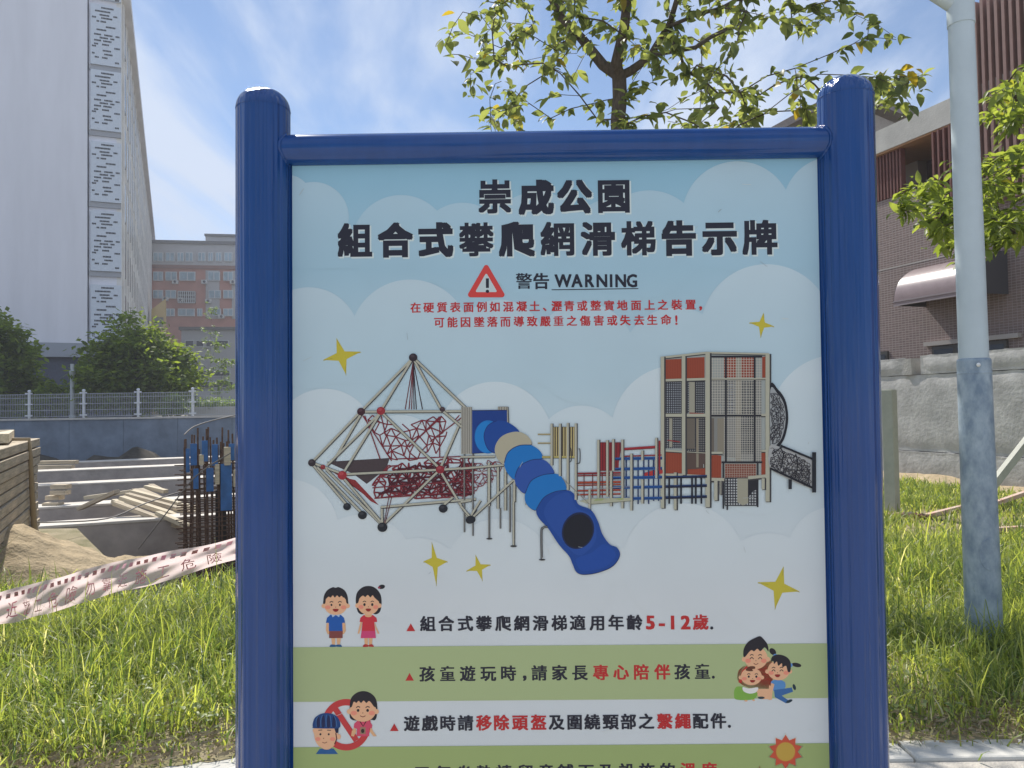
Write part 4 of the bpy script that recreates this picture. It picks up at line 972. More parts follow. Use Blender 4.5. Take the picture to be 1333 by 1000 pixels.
for i in range(7): A.line((590 + i * 26, 258), (590 + i * 26, 515), 12, RR_)
A.line((800, 318), (1105, 298), 22, (132, 44, 52)); A.line((800, 330), (1105, 310), 5, (60, 28, 36)); A.line((800, 386), (1150, 374), 12, RR_)
A.poly([(975, 545), (1060, 520), (1160, 510), (1160, 545), (1060, 565), (985, 568)], (146, 52, 54))
for x in (822, 885, 932, 985, 1030, 1076, 1122): A.line((x, 392), (x, 800 + 30 * (x in (932, 1030))), 13, (24, 46, 86))
for y in (405, 500, 582, 672, 776):
    A.line((700, y + 6), (1155, y - 2), 26, (26, 46, 84)); A.line((700, y), (1155, y - 9), 13, BU); A.line((760, y + 14), (1140, y + 6), 5, (48, 96, 160))
for (x, y0, y1) in ((562, 232, 770), (645, 236, 760), (700, 226, 520), (680, 520, 850), (785, 230, 870), (970, 332, 425), (970, 600, 825), (868, 360, 890), (1100, 214, 400), (1100, 400, 590)): A.line((x + 6, y0), (x + 6, y1), 27, DK); A.line((x, y0), (x, y1), 20, BG_)
A.line((1130, 240), (1130, 520), 16, RR_)
A.poly([(380, 800), (490, 778), (870, 770), (870, 800), (495, 832)], (146, 154, 140)); A.poly([(540, 780), (620, 776), (600, 796), (520, 800)], (132, 148, 108)); A.poly([(710, 776), (790, 772), (800, 784), (760, 794)], (132, 148, 108)); A.line((495, 832), (870, 800), 4, DK)
A.line((480, 690), (480, 860), 20, BG_); A.line((493, 690), (493, 890), 6, DK); A.line((230, 590), (480, 830), 8, (120, 124, 122)); A.line((490, 690), (860, 668), 5, (130, 134, 136))
A.build('printed_rope_course', board)

A = Art(850, 450, 4.545, 500); OG = (128, 66, 52); FRM = (150, 156, 146)
A.poly([(50, 75), (320, 50), (685, 58), (685, 780), (320, 790), (60, 760)], (134, 146, 150))
def grid(x0, y0, x1, y1, sx, sy, c, w_, bgc=None):
    if bgc: A.poly([(x0, y0), (x1, y0), (x1, y1), (x0, y1)], bgc)
    x = x0
    while x <= x1: A.line((x, y0), (x, y1), w_, c); x += sx
    y = y0
    while y <= y1: A.line((x0, y), (x1, y), w_, c); y += sy
GD = (44, 46, 54)
grid(66, 212, 168, 404, 12.5, 13.5, GD, 5, (120, 130, 142)); grid(190, 215, 306, 402, 12.5, 13.5, GD, 5, (110, 118, 124)); grid(66, 424, 168, 608, 12.5, 13.5, GD, 5, (116, 124, 132)); grid(190, 424, 312, 628, 12.5, 13.5, GD, 5, (106, 110, 112))
A.poly([(195, 630), (318, 630), (318, 770), (200, 765)], (78, 68, 66))
for x in (105, 222, 238, 360, 378): A.line((x, 215 if x > 110 else 430), (x, 600), 18, (132, 136, 128)); A.line((x + 11, 215 if x > 110 else 430), (x + 11, 600), 5, DK)
A.poly([(195, 430), (246, 430), (246, 610), (195, 610)], (92, 90, 86)); A.line((262, 430), (262, 720), 14, (120, 118, 108))
for (x0_, y0_, x1_, y1_) in ((55, 80, 168, 200), (183, 70, 304, 198), (66, 628, 176, 756), (342, 645, 403, 782), (645, 65, 668, 190), (640, 632, 674, 770), (420, 66, 600, 190), (205, 728, 312, 772)):
    A.poly([(x0_, y0_ + 4), (x1_, y0_ - 2), (x1_, y1_), (x0_, y1_)], OG)
    x = x0_ + 9
    while x < x1_ - 3: A.line((x, y0_ + 4), (x, y1_), 1.6, (104, 52, 44)); x += 10
A.line((85, 560), (160, 570), 6, RR_); A.line((215, 400), (300, 404), 8, (120, 52, 50))
A.poly([(335, 205), (640, 200), (640, 690), (335, 640)], (112, 118, 120)); 
grid(440, 215, 480, 400, 9, 10, (40, 42, 50), 3.4, (140, 150, 160)); grid(520, 215, 600, 640, 11, 12, (54, 58, 64), 4.5); A.line((505, 70), (505, 690), 30, (126, 128, 122)); A.line((400, 430), (400, 640), 40, (116, 116, 108)); A.line((350, 430), (350, 630), 20, (92, 90, 86))
grid(425, 700, 610, 780, 14, 14, (140, 132, 126), 2.6, (108, 66, 58))
grid(335, 66, 640, 412, 15.5, 15.5, (164, 168, 164), 2.6); grid(420, 418, 640, 690, 13.5, 13.5, (158, 162, 160), 2.4)
grid(425, 785, 620, 945, 15.5, 16, (44, 46, 54), 6, (148, 158, 166)); A.poly([(497, 785), (562, 785), (562, 930), (530, 945), (497, 925)], (136, 140, 130)); A.poly([(560, 790), (620, 790), (620, 850), (590, 860), (560, 900)], (40, 42, 50))
for x in (430, 600): A.line((x, 66), (x, 690), 11, (40, 42, 50))
for y, a_, b__ in ((66, 325, 645), (414, 325, 645), (690, 405, 645)): A.line((a_, y), (b__, y), 11, (40, 42, 50))
for x, y0_, y1_ in ((415, 690, 965), (438, 785, 972), (618, 690, 955)): A.line((x, y0_), (x, y1_), 9, (40, 42, 50))
for (p_, q_, w_) in (((45, 72), (320, 42), 12), ((320, 42), (685, 50), 10), ((48, 206), (320, 198), 14), ((320, 198), (688, 196), 8), ((48, 412), (335, 412), 18), ((640, 410), (688, 410), 14), ((60, 620), (190, 628), 10), ((190, 628), (320, 636), 4), ((335, 634), (410, 634), 12), ((640, 622), (680, 622), 12), ((60, 762), (320, 772), 12), ((320, 790), (420, 792), 18), ((560, 782), (690, 768), 18)):
    A.line((p_[0], p_[1] + w_ * .4), (q_[0], q_[1] + w_ * .4), w_ * 1.2, DK); A.line(p_, q_, w_, FRM)
for (x, y0_, y1_, w_) in ((55, 66, 960, 20), (180, 62, 765, 20), (322, 45, 955, 26), (676, 50, 922, 24), (130, 750, 970, 16), (370, 800, 915, 20), (650, 785, 850, 18), (398, 800, 880, 12)):
    A.line((x + 7, y0_), (x + 7, y1_ + 4), w_ * 1.25, DK); A.line((x, y0_), (x, y1_), w_, FRM if w_ > 15 else (120, 124, 120))
for y in (775, 830, 895): A.line((75, y + 4), (318, y - 2), 17, (30, 36, 58)); A.line((75, y), (318, y - 8), 6, (36, 56, 100))
for x in (95, 165, 230, 252, 285): A.line((x, 780), (x, 935), 11, (34, 38, 50))
# spiral chute
A.smooth([(690, 240), (740, 262), (780, 320), (797, 400), (795, 470), (775, 550), (742, 600), (700, 640), (690, 600)], (36, 38, 46))
A.smooth([(692, 262), (735, 285), (768, 335), (782, 400), (780, 470), (762, 540), (735, 580), (700, 610), (692, 560)], (132, 142, 150)); 
net(A, [(690, 265), (735, 285), (766, 335), (780, 400), (780, 470), (762, 540), (735, 578), (692, 590)], 15, 14, (46, 46, 54), 3.4, 12, .4)
for k in range(3): A.pl(smooth_([(692, 300 + k * 40), (730 - k * 6, 320 + k * 36), (752 - k * 10, 400), (740 - k * 10, 500 - k * 10), (692, 560 - k * 30)]), 3.2, (46, 46, 54))
A.smooth([(690, 590), (750, 600), (850, 640), (945, 690), (945, 830), (900, 832), (800, 790), (690, 720)], (142, 150, 156))
net(A, [(690, 600), (750, 604), (850, 650), (930, 690), (935, 825), (890, 828), (800, 780), (690, 715)], 13, 12, (48, 48, 56), 3.4, 14, .45)
for P in ([(750, 600), (768, 650), (752, 720)], [(840, 640), (852, 700), (835, 790)]): A.pl(smooth_(P), 6, (36, 38, 46))
A.line((750, 590), (945, 672), 12, (36, 38, 46)); A.line((690, 725), (945, 842), 12, (36, 38, 46)); A.line((700, 640), (760, 600), 6, (36, 38, 46))
A.line((949, 630), (949, 868), 24, (38, 42, 50)); A.line((808, 790), (808, 848), 20, (38, 42, 50))
A.build('printed_tower', board)

# --- printed children (plain clip-art figures)
SK = (196, 160, 132); HR = (40, 40, 48); CK = (204, 132, 116); SK2 = (190, 156, 124)
def face(A, x, y, rx, ry, eyes=True, smile='open', dx=0, es=1.0):
    A.ell(x - rx * 1.02, y + ry * .12, rx * .2, ry * .22, SK); A.ell(x + rx * 1.02, y + ry * .12, rx * .2, ry * .22, SK)
    A.ell(x, y, rx, ry, SK)
    A.ell(x - rx * .68, y + ry * .25, rx * .24, ry * .2, CK); A.ell(x + rx * .68, y + ry * .25, rx * .24, ry * .2, CK)
    for s_ in (-1, 1):
        ex = x + dx + s_ * rx * .36; ey = y + ry * .02
        if eyes: A.ell(ex, ey, rx * .085 * es, ry * .11 * es, HR)
        else: A.pl(smooth_([(ex - rx * .16, ey + ry * .08), (ex, ey - ry * .08), (ex + rx * .16, ey + ry * .08)]), rx * .07, HR)
        A.pl(smooth_([(ex - rx * .15, ey - ry * .24), (ex, ey - ry * .34), (ex + rx * .15, ey - ry * .26)]), rx * .07, HR)
    A.ell(x + dx, y + ry * .24, rx * .035, ry * .05, (120, 70, 60))
    if smile == 'open': A.smooth([(x + dx - rx * .24, y + ry * .42), (x + dx + rx * .24, y + ry * .42), (x + dx + rx * .16, y + ry * .64), (x + dx, y + ry * .7), (x + dx - rx * .16, y + ry * .64)], (128, 44, 44), 3)
    else: A.pl(smooth_([(x + dx - rx * .2, y + ry * .48), (x + dx, y + ry * .58), (x + dx + rx * .2, y + ry * .48)]), rx * .06, (110, 56, 52))
A = Art(400, 755, 10.53)
A.ell(390, 330, 175, 190, HR, 0, 180, 360)
A.poly([(300, 560), (262, 600), (256, 690), (280, 745), (310, 740), (300, 600)], SK2); A.poly([(480, 560), (522, 600), (528, 700), (500, 745), (478, 740)], SK2)
A.poly([(328, 790), (384, 790), (380, 890), (340, 890)], SK2); A.poly([(402, 790), (464, 790), (446, 890), (410, 890)], SK2)
A.smooth([(308, 905), (330, 885), (385, 890), (392, 915), (312, 918)], (44, 84, 130), 3); A.smooth([(394, 912), (404, 888), (455, 885), (474, 908), (470, 918)], (44, 84, 130), 3)
A.poly([(300, 690), (488, 690), (484, 798), (300, 798)], (112, 66, 66))
A.poly([(320, 478), (460, 478), (505, 520), (518, 586), (480, 590), (486, 700), (296, 700), (296, 590), (256, 588), (270, 520)], (34, 82, 158)); A.poly([(330, 472), (450, 472), (436, 510), (392, 480), (348, 512)], (150, 176, 200))
face(A, 390, 340, 160, 140)
A.smooth([(222, 320), (228, 220), (275, 140), (350, 100), (390, 108), (430, 98), (510, 140), (552, 220), (560, 320), (535, 310), (525, 235), (492, 242), (470, 215), (440, 240), (410, 212), (378, 242), (350, 212), (320, 242), (285, 222), (258, 240), (248, 318)], HR, 3)
A.build('printed_boy', board)
A = Art(400, 755, 10.53); A.smooth([(665, 300), (680, 180), (750, 105), (840, 82), (930, 108), (1000, 190), (1020, 300), (1000, 430), (940, 472), (880, 455), (800, 460), (740, 472), (690, 430)], HR, 4); A.ell(1020, 95, 46, 30, HR, -.2); A.ell(985, 105, 18, 16, (130, 60, 80))
A.poly([(730, 570), (712, 640), (690, 735), (712, 738), (742, 650), (752, 575)], SK2); A.poly([(925, 570), (945, 640), (990, 735), (965, 740), (930, 650)], SK2)
A.poly([(780, 790), (832, 790), (830, 890), (788, 890)], SK2); A.poly([(842, 790), (896, 790), (886, 890), (846, 890)], SK2)
A.smooth([(762, 905), (790, 880), (832, 890), (834, 915), (770, 920)], (150, 52, 56), 3); A.smooth([(838, 912), (846, 890), (885, 880), (912, 905), (905, 918)], (150, 52, 56), 3)
A.poly([(775, 480), (900, 480), (950, 520), (958, 575), (918, 578), (942, 798), (732, 798), (758, 578), (716, 574), (728, 520)], (172, 52, 66)); A.poly([(744, 700), (932, 700), (942, 798), (732, 798)], (176, 66, 112)); A.ell(838, 484, 50, 26, SK2)
face(A, 838, 335, 148, 142, es=1.3)
A.smooth([(675, 310), (690, 200), (760, 120), (850, 95), (940, 130), (995, 200), (1010, 310), (975, 290), (920, 240), (895, 210), (865, 240), (830, 205), (795, 235), (765, 215), (720, 240), (700, 310)], HR, 3)
A.build('printed_girl', board)
A = Art(400, 890, 10.0); RG = (166, 60, 64)
ring = [(508 + 318 * cos(t), 535 + 336 * sin(t)) for t in np.linspace(0, 2 * pi, 60)]; rin = [(508 + 238 * cos(t), 535 + 252 * sin(t)) for t in np.linspace(0, 2 * pi, 60)]
for i in range(59): A.poly([ring[i], ring[i + 1], rin[i + 1], rin[i]], RG)
A.line((360, 320), (640, 740), 76, RG)
A.build('printed_ban_ring', board)
A = Art(400, 890, 10.0, None)
A.smooth([(552, 300), (570, 190), (640, 120), (730, 96), (820, 120), (890, 190), (912, 300), (905, 420), (880, 475), (820, 470), (640, 480), (575, 465), (552, 420)], HR, 4)
A.poly([(620, 560), (580, 620), (572, 680), (605, 688), (640, 620)], SK2); A.poly([(830, 560), (858, 620), (905, 684), (860, 686), (812, 620)], SK2)
A.poly([(650, 485), (810, 485), (848, 540), (840, 580), (806, 580), (806, 684), (640, 684), (648, 590), (604, 570), (612, 520)], (178, 72, 100)); A.pl([(682, 482), (727, 555), (770, 482)], 14, (60, 30, 40)); A.poly([(690, 565), (760, 565), (760, 655), (690, 655)], (130, 112, 96)); A.ell(722, 615, 22, 28, (50, 44, 44))
face(A, 724, 345, 172, 150, smile='line', es=1.2)
A.smooth([(556, 300), (575, 195), (640, 125), (730, 102), (820, 125), (885, 195), (908, 300), (870, 300), (830, 245), (800, 225), (770, 252), (735, 220), (700, 252), (670, 222), (640, 250), (605, 235), (580, 300)], HR, 3)
A.build('printed_child_with_lanyard', board)
A = Art(400, 890, 10.0, None)
A.poly([(112, 916), (160, 850), (250, 832), (345, 846), (402, 916)], (40, 84, 138)); A.ell(252, 830, 60, 28, SK2)
A.ell(412, 690, 26, 36, SK); A.smooth([(92, 580), (380, 560), (392, 680), (360, 790), (300, 840), (230, 850), (150, 810), (104, 740), (90, 660)], SK, 4)
A.ell(140, 720, 34, 26, CK); A.ell(330, 720, 34, 26, CK)
for ex in (172, 280): A.ell(ex, 658, 13, 14, HR)
A.line((145, 606), (196, 602), 10, HR); A.line((258, 604), (310, 606), 10, HR); A.ell(213, 712, 8, 7, (130, 80, 64)); A.pl(smooth_([(196, 762), (230, 772), (258, 758)]), 8, (110, 56, 52))
A.poly([(350, 575), (412, 560), (404, 640), (372, 642)], (26, 40, 66)); A.pl([(372, 640), (384, 720), (355, 790)], 14, (70, 30, 44))
A.smooth([(70, 530), (95, 450), (160, 400), (240, 382), (330, 395), (400, 440), (430, 520), (420, 572), (340, 584), (90, 580), (74, 560)], (30, 62, 116), 4)
for x in (140, 205, 275, 345): A.smooth([(x - 18, 560), (x - 14, 450), (x + 8, 410), (x + 24, 470), (x + 20, 565)], (24, 40, 78), 3)
for x in (118, 180, 250, 315, 385): A.pl(smooth_([(x, 560), (x - 6 + (x - 250) * -.05, 470), (250 + (x - 250) * .7, 405)]), 7, (64, 104, 156))
A.build('printed_child_with_helmet', board)
A = Art(940, 815, 5.41)
A.smooth([(110, 330), (140, 290), (200, 270), (290, 270), (345, 240), (360, 300), (340, 440), (230, 445), (120, 400)], (158, 58, 54), 3)
A.poly([(240, 442), (330, 442), (326, 515), (280, 515), (240, 480)], SK); A.poly([(330, 415), (358, 430), (350, 520), (326, 520)], SK); A.ell(275, 505, 24, 9, (50, 60, 70)); A.pl([(180, 288), (150, 320), (125, 400)], 24, (158, 58, 54))
A.smooth([(90, 440), (130, 425), (240, 460), (240, 500), (200, 520), (100, 518), (84, 490)], (110, 156, 74), 3); A.line((155, 470), (165, 525), 16, (110, 156, 74)); A.line((215, 470), (220, 520), 16, (110, 156, 74)); A.ell(168, 526, 12, 6, SK); A.ell(222, 522, 10, 6, SK)
A.smooth([(345, 390), (395, 378), (440, 395), (440, 440), (370, 460), (352, 430)], (78, 128, 184), 3); A.poly([(365, 450), (440, 440), (490, 432), (500, 462), (420, 490), (468, 525), (450, 545), (370, 500)], (54, 96, 152)); A.ell(508, 430, 11, 22, (36, 52, 66), -.3); A.ell(472, 530, 24, 10, (36, 52, 66), -.4); A.poly([(346, 400), (338, 450), (356, 460), (368, 410)], SK)
face(A, 238, 225, 82, 78, eyes=False, smile='line'); A.smooth([(150, 215), (152, 160), (185, 110), (240, 80), (268, 72), (290, 90), (320, 130), (326, 180), (300, 150), (270, 178), (248, 160), (225, 178), (205, 170), (180, 195), (164, 215)], HR, 3)
face(A, 206, 355, 74, 62, dx=8, es=1.2); A.smooth([(165, 310), (190, 285), (228, 284), (232, 300), (212, 304), (218, 316), (190, 318)], (86, 56, 46), 3); A.smooth([(145, 430), (190, 440), (252, 432), (240, 465), (195, 476), (152, 460)], (196, 204, 210), 3)
face(A, 398, 312, 78, 70, eyes=False, dx=-8); A.ell(356, 180, 28, 20, HR, .8); A.ell(524, 274, 34, 15, HR, .2); A.ell(375, 208, 16, 12, (84, 130, 190)); A.ell(484, 276, 12, 14, (84, 130, 190))
A.smooth([(345, 248), (352, 215), (395, 200), (450, 215), (482, 255), (480, 320), (462, 320), (450, 280), (425, 290), (420, 262), (395, 280), (385, 250), (365, 268), (360, 246)], HR, 3)
A.build('printed_family', board)
A = Art(); cx_, cy_ = 1022.6, 978.6
for k in range(1):
    P = []
    for i in range(20): r_ = 22.2 if i % 2 == 0 else 15.6; a = radians(-90 + i * 18); P.append((cx_ + r_ * cos(a), cy_ + r_ * sin(a)))
    A.poly([(x * 1.09 - cx_ * .09, y * 1.09 - cy_ * .09) for x, y in P], (178, 186, 186)); A.poly(P, (172, 78, 62))
A.ell(cx_, cy_, 13.6, 13.4, (172, 90, 60)); A.ell(cx_, cy_, 12.2, 12.2, (168, 144, 70)); A.build('printed_sun', board)
A = Art(); A.smooth([(986, 1004), (989, 996), (991, 1004), (1000, 1012), (980, 1014)], (122, 66, 50), 2); A.build('printed_tuft', board)
rs = random.Random(12)
A = Art(lay=1200)
for _ in range(26):
    x, y = rs.uniform(390, 1060), rs.uniform(215, 990); a = rs.uniform(0, pi); l_ = rs.uniform(3, 16); c_ = rs.choice([(176, 188, 194), (128, 146, 158), (150, 164, 170)])
    A.line((x, y), (x + l_ * cos(a), y + l_ * sin(a) * .6), rs.uniform(.35, .8), c_)
A.build('surface_scratches', board)['kind'] = 'stuff'
for k, (px_, py_) in enumerate(((225, 370), (263, 370), (232, 393), (268, 395), (285, 415), (212, 392), (300, 370))):
    x_, z_ = fa.at(px_, py_); ac = box_obj('air_conditioner', mat('ac_white', (.55, .55, .54), .6), x_, x_ + .9, -.62, -.16, z_, z_ + .6, ab); b = MB(); b.lathe([(.22, 0), (.2, .02), (.0002, .022)], 12, Matrix.Translation((x_ + .45, -.621, z_ + .3)) @ Matrix.Rotation(pi / 2, 4, 'X')); b.build('fan_grille', mat('dim_glass', (0, 0, 0)), ac)
COL.objects.unlink(_fo)

# ================================================================== lamp pole on the right
lp = atZ(1282, 845, 0.0); lp.y = 4.96; lp.x = (atY(1282, 845, 4.96)).x
LP = empty('lamp_pole', (lp.x, 4.96, 0), label='pale grey lamp pole with a thicker stained foot, standing in the grass at right', cat='lamp post')
LP.rotation_euler = (0, radians(-.28), 0)
zsl = 1.86
b = MB(); b.lathe([(.106, 0), (.105, .5), (.101, 1.2), (.0985, zsl - .02), (.0975, zsl - .012), (.094, zsl - .004), (.088, zsl)], 40); foot = b.build('foot_sleeve', galv, LP)
b = MB(); b.lathe([(.0865, zsl - .01), (.0845, 2.6), (.080, 3.4), (.0755, 4.3), (.071, 5.4), (.067, 6.2)], 40); b.lathe([(.067, 6.2), (.03, 6.24), (.0005, 6.25)], 24); shaft = b.build('shaft', pole_paint, LP)
b = MB()
b.lathe([(.0995, zsl - .1), (.1003, zsl - .098), (.1003, zsl - .09), (.0985, zsl - .088)], 40); b.build('collar_weld', galv, foot)
# hand-hole cover with its screws
cov = MB(); n = 16
rim = [(.062 * cos(t), .10 * sin(t)) for t in np.linspace(0, 2 * pi, 28, endpoint=False)]
def oncyl(u, v, r_, z0): a = -pi / 2 - .05 + u / r_; return (r_ * cos(a), r_ * sin(a), z0 + v)
cov.add([oncyl(u, v, .1075, .62) for u, v in rim] + [oncyl(0, 0, .1085, .62)], [(i, (i + 1) % 28, 28) for i in range(28)], 0, True)
cov.add([oncyl(u, v, .1075, .62) for u, v in rim] + [oncyl(u * 1.02, v * 1.02, .1035, .62) for u, v in rim], [(i, 28 + i, 28 + (i + 1) % 28, (i + 1) % 28) for i in range(28)])
ho = cov.build('hand_hole_cover', galv, foot)
b = MB(); b.lathe([(.014, 0), (.011, .006), (.0002, .009)], 12, Matrix.Translation((-.03, -.097, zsl - .045)) @ Matrix.Rotation(pi / 2, 4, 'X')); b.build('collar_bolt', mat('bolt_white', (.75, .75, .73), .4), foot)
# arm going up and to the left with a lamp head out of view
d0 = Vector((lp.x, 4.96, 0)); za_ = atY(1236, 12, 4.96).z
b = MB(); b.tube([(0, 0, za_ + .0), (-.35, .02, za_ + .26), (-1.2, .06, za_ + .72), (-2.0, .1, za_ + .95)], [.052, .05, .045, .04], 20); arm = b.build('arm', pole_paint, LP)
b = MB(); b.box(-2.75, -1.98, -.02, .24, za_ + .93, za_ + 1.03); lh_ = b.build('lamp_head', pole_paint, arm, .02)
b = MB(); b.tube([(0, 0, za_ - .11), (0, 0, za_ + .13)], .0815, 32); b.build('arm_clamp', pole_paint, LP)

# pale square post and a braced post near the yard wall
def sq_post(px, py, Y, hgt_, label, w_=.15):
    q = atY(px, py, Y); o = empty('square_post', (q.x, q.y, 0), label=label, cat='post'); o.rotation_euler = (0, 0, radians(38))
    box_obj('shaft', mat('pale_post_timber', (.42, .42, .36), .7, noise=.1, nscale=6), -w_ / 2, w_ / 2, -w_ / 2, w_ / 2, -.1, hgt_, o, bevel=.006)
    c_ = box_obj('cap', mat('pale_post_cap', (.55, .55, .48), .7), -w_ / 2 + .006, w_ / 2 - .006, -w_ / 2 + .006, w_ / 2 - .006, hgt_ + .001, hgt_ + .012, o, bevel=.003)
    bh = MB()
    for k in range(6): bh.lathe([(.008, 0), (.0002, .002)], 8, Matrix.Translation((w_ / 2 + .001, 0, .2 + k * .3)) @ Matrix.Rotation(pi / 2, 4, 'Y'))
    bh.build('bolt_holes', mat('hole_black', (.02, .02, .02)), o)
    return o
sq_post(1162, 668, 10.75, atY(1162, 508, 10.75).z, 'pale square post with bolt holes, right beside the right-hand blue post')
q1 = sq_post(1372, 670, 10.9, 1.75, 'pale square post at the right, propped by a diagonal brace')
A_ = atY(1286, 640, 10.7); B_ = atY(1372, 530, 10.9); d = B_ - A_
o = box_obj('brace', mat('pale_post_timber', (0, 0, 0)), 0, d.length, -.05, .05, -.05, .05, q1, bevel=.004)
o.matrix_parent_inverse = Matrix(); Mw = Matrix.Translation(A_) @ Vector((1, 0, 0)).rotation_difference(d).to_matrix().to_4x4()
o.matrix_local = (Matrix.Translation(q1.location) @ Matrix.Rotation(radians(38), 4, 'Z')).inverted() @ Mw
# faded orange and white rails lying in the grass
orm = mat('faded_orange', (.62, .36, .27), .6, c2=(.66, .56, .48), nscale=3.5, stretch=(1.5, 1, 1))
for (a, c, lab) in (((1140, 676, 10.6), (1190, 675, 10.5), 'faded orange plank end lying in the grass beside the pale square post'),
                    ((1198, 679, 10.3), (1268, 661, 11.2), 'faded orange plank lying in the grass behind the lamp pole'),
                    ((1290, 662, 10.9), (1350, 641, 11.8), 'faded orange plank rising towards the right edge, by the yard wall'),
                    ((1292, 696, 9.1), (1352, 692, 9.2), 'pale pinkish lath in the sunny grass right of the lamp pole')):
    A_ = atY(*a); B_ = atY(*c); d = B_ - A_
    o = box_obj('plank', orm, 0, d.length, -.035, .035, -.03, .03, None, bevel=.004); o.location = A_ + Vector((0, 0, .05)); o.rotation_euler = Vector((1, 0, 0)).rotation_difference(d).to_euler()
    tag(o, lab, 'plank', 'orange planks lying near the yard wall')
q = atY(1197, 679, 10.3); b = MB()
for k in range(9):
    b.tube([(random.uniform(-.12, .12), random.uniform(-.1, .1), random.uniform(0, .04)) for _ in range(4)], .02, 6)
o = b.build('rag', mat('dark_red_rag', (.16, .05, .06), .9, noise=.4)); o.location = (q.x, q.y, .03); tag(o, 'crumpled dark red rag in the grass by the orange planks', 'rag')

# ================================================================== TREES
def leaf_mesh(ln, wd, droop=.25, fold=.18):
    """one leaf as vertices/faces: pointed oval, folded on its midrib, tip drooping; stem at the origin, along +x"""
    prof = [(0, 0), (.18, .62), (.42, 1.0), (.68, .78), (.88, .34), (1, 0)]
    V = []; F = []
    for t, w_ in prof: 
        z = -droop * t * t * ln
        V += [(t * ln, 0, z), (t * ln, w_ * wd / 2, z + fold * w_ * wd), (t * ln, -w_ * wd / 2, z + fold * w_ * wd)]
    for i in range(5):
        a = i * 3; b_ = a + 3; F += [(a, b_, b_ + 1, a + 1), (a, a + 2, b_ + 2, b_)]
    return np.array(V), np.array(F)
def rot_from(d, upv, rg):
    x = d / np.linalg.norm(d); z = upv - x * np.dot(upv, x); z /= max(1e-6, np.linalg.norm(z)); y = np.cross(z, x); return np.stack([x, y, z], 1)
def grow(base, limbs, targets, tw=.004, step=.25, power=.5, rg=None, rmax=.07, droop=0.0, lr=None):
    """limbs: explicit polylines; targets: points to reach. Returns nodes, parents, radii"""
    nodes = []; par = []; rng_ = []
    for lm in limbs:
        prev = None; s0_ = len(nodes)
        for i, p_ in enumerate(lm):
            p_ = np.array(p_, float)
            if i == 0 and nodes:
                D = np.linalg.norm(np.array(nodes) - p_, axis=1); prev = int(D.argmin())
                if D.min() < .02: continue
            if prev is not None:
                a = nodes[prev]; L_ = np.linalg.norm(p_ - a); k = max(1, int(L_ / step))
                for q in range(1, k + 1):
                    nodes.append(a + (p_ - a) * q / k + (rg.normal(0, .012 * min(L_, .9), 3) if q < k else 0)); par.append(prev); prev = len(nodes) - 1
            else: nodes.append(p_); par.append(-1); prev = len(nodes) - 1
        rng_.append((s0_, len(nodes)))
    first = len(nodes); lo = 2
    order = np.argsort([min(np.linalg.norm(np.array(nodes) - t, axis=1)) for t in targets])
    tips = []
    for oi in order:
        t = targets[oi]; Nn = np.array(nodes); D = np.linalg.norm(Nn - t, axis=1) + .6 * np.maximum(0, Nn[:, 2] - t[2] - .05); D[:lo] += 1.5
        j = int(D.argmin()); a = nodes[j]; L_ = np.linalg.norm(t - a); k = max(2, int(L_ / step)); prev = j
        sag = rg.normal(0, .10 * L_, 3); sag[2] += .12 * L_
        for q in range(1, k + 1):
            f = q / k; nodes.append(a + (t - a) * f + sag * f * (1 - f) * 2); par.append(prev); prev = len(nodes) - 1
        tips.append(prev)
    n = len(nodes); w_ = np.zeros(n); ch = [[] for _ in range(n)]
    for i, p_ in enumerate(par):
        if p_ >= 0: ch[p_].append(i)
    for i in range(n - 1, -1, -1):
        w_[i] += 1 if not ch[i] else 0
        if par[i] >= 0: w_[par[i]] += w_[i]
    rad = tw * np.maximum(w_, 1) ** power; rad = np.minimum(rad, rmax)
    for (a, b_), r_ in zip(rng_, lr or []):
        if b_ > a: rad[a:b_] = np.maximum(np.minimum(rad[a:b_], r_[0]), np.linspace(r_[0], r_[1], b_ - a))
    return np.array(nodes), par, rad, tips, ch
def wood_mesh(nodes, par, rad, ch, name, m_, parent, nseg=7):
    b = MB()
    starts = [i for i, p_ in enumerate(par) if p_ < 0]
    stack = [(s_, [s_]) for s_ in starts]
    done = []
    while stack:
        s_, path = stack.pop(); cur = path[-1]
        while ch[cur]:
            cs = sorted(ch[cur], key=lambda c: -rad[c])
            for c in cs[1:]: stack.append((cur, [cur, c]))
            cur = cs[0]; path.append(cur)
        rs = [float(rad[i]) for i in path]
        if len(path) > 1 and par[path[0]] >= 0 or len(path) > 1 and path[0] not in starts: rs[0] = rs[1]
        b.tube([nodes[i] for i in path], rs, nseg if max(rs) > .02 else 4, False)
    return b.build(name, m_, parent)
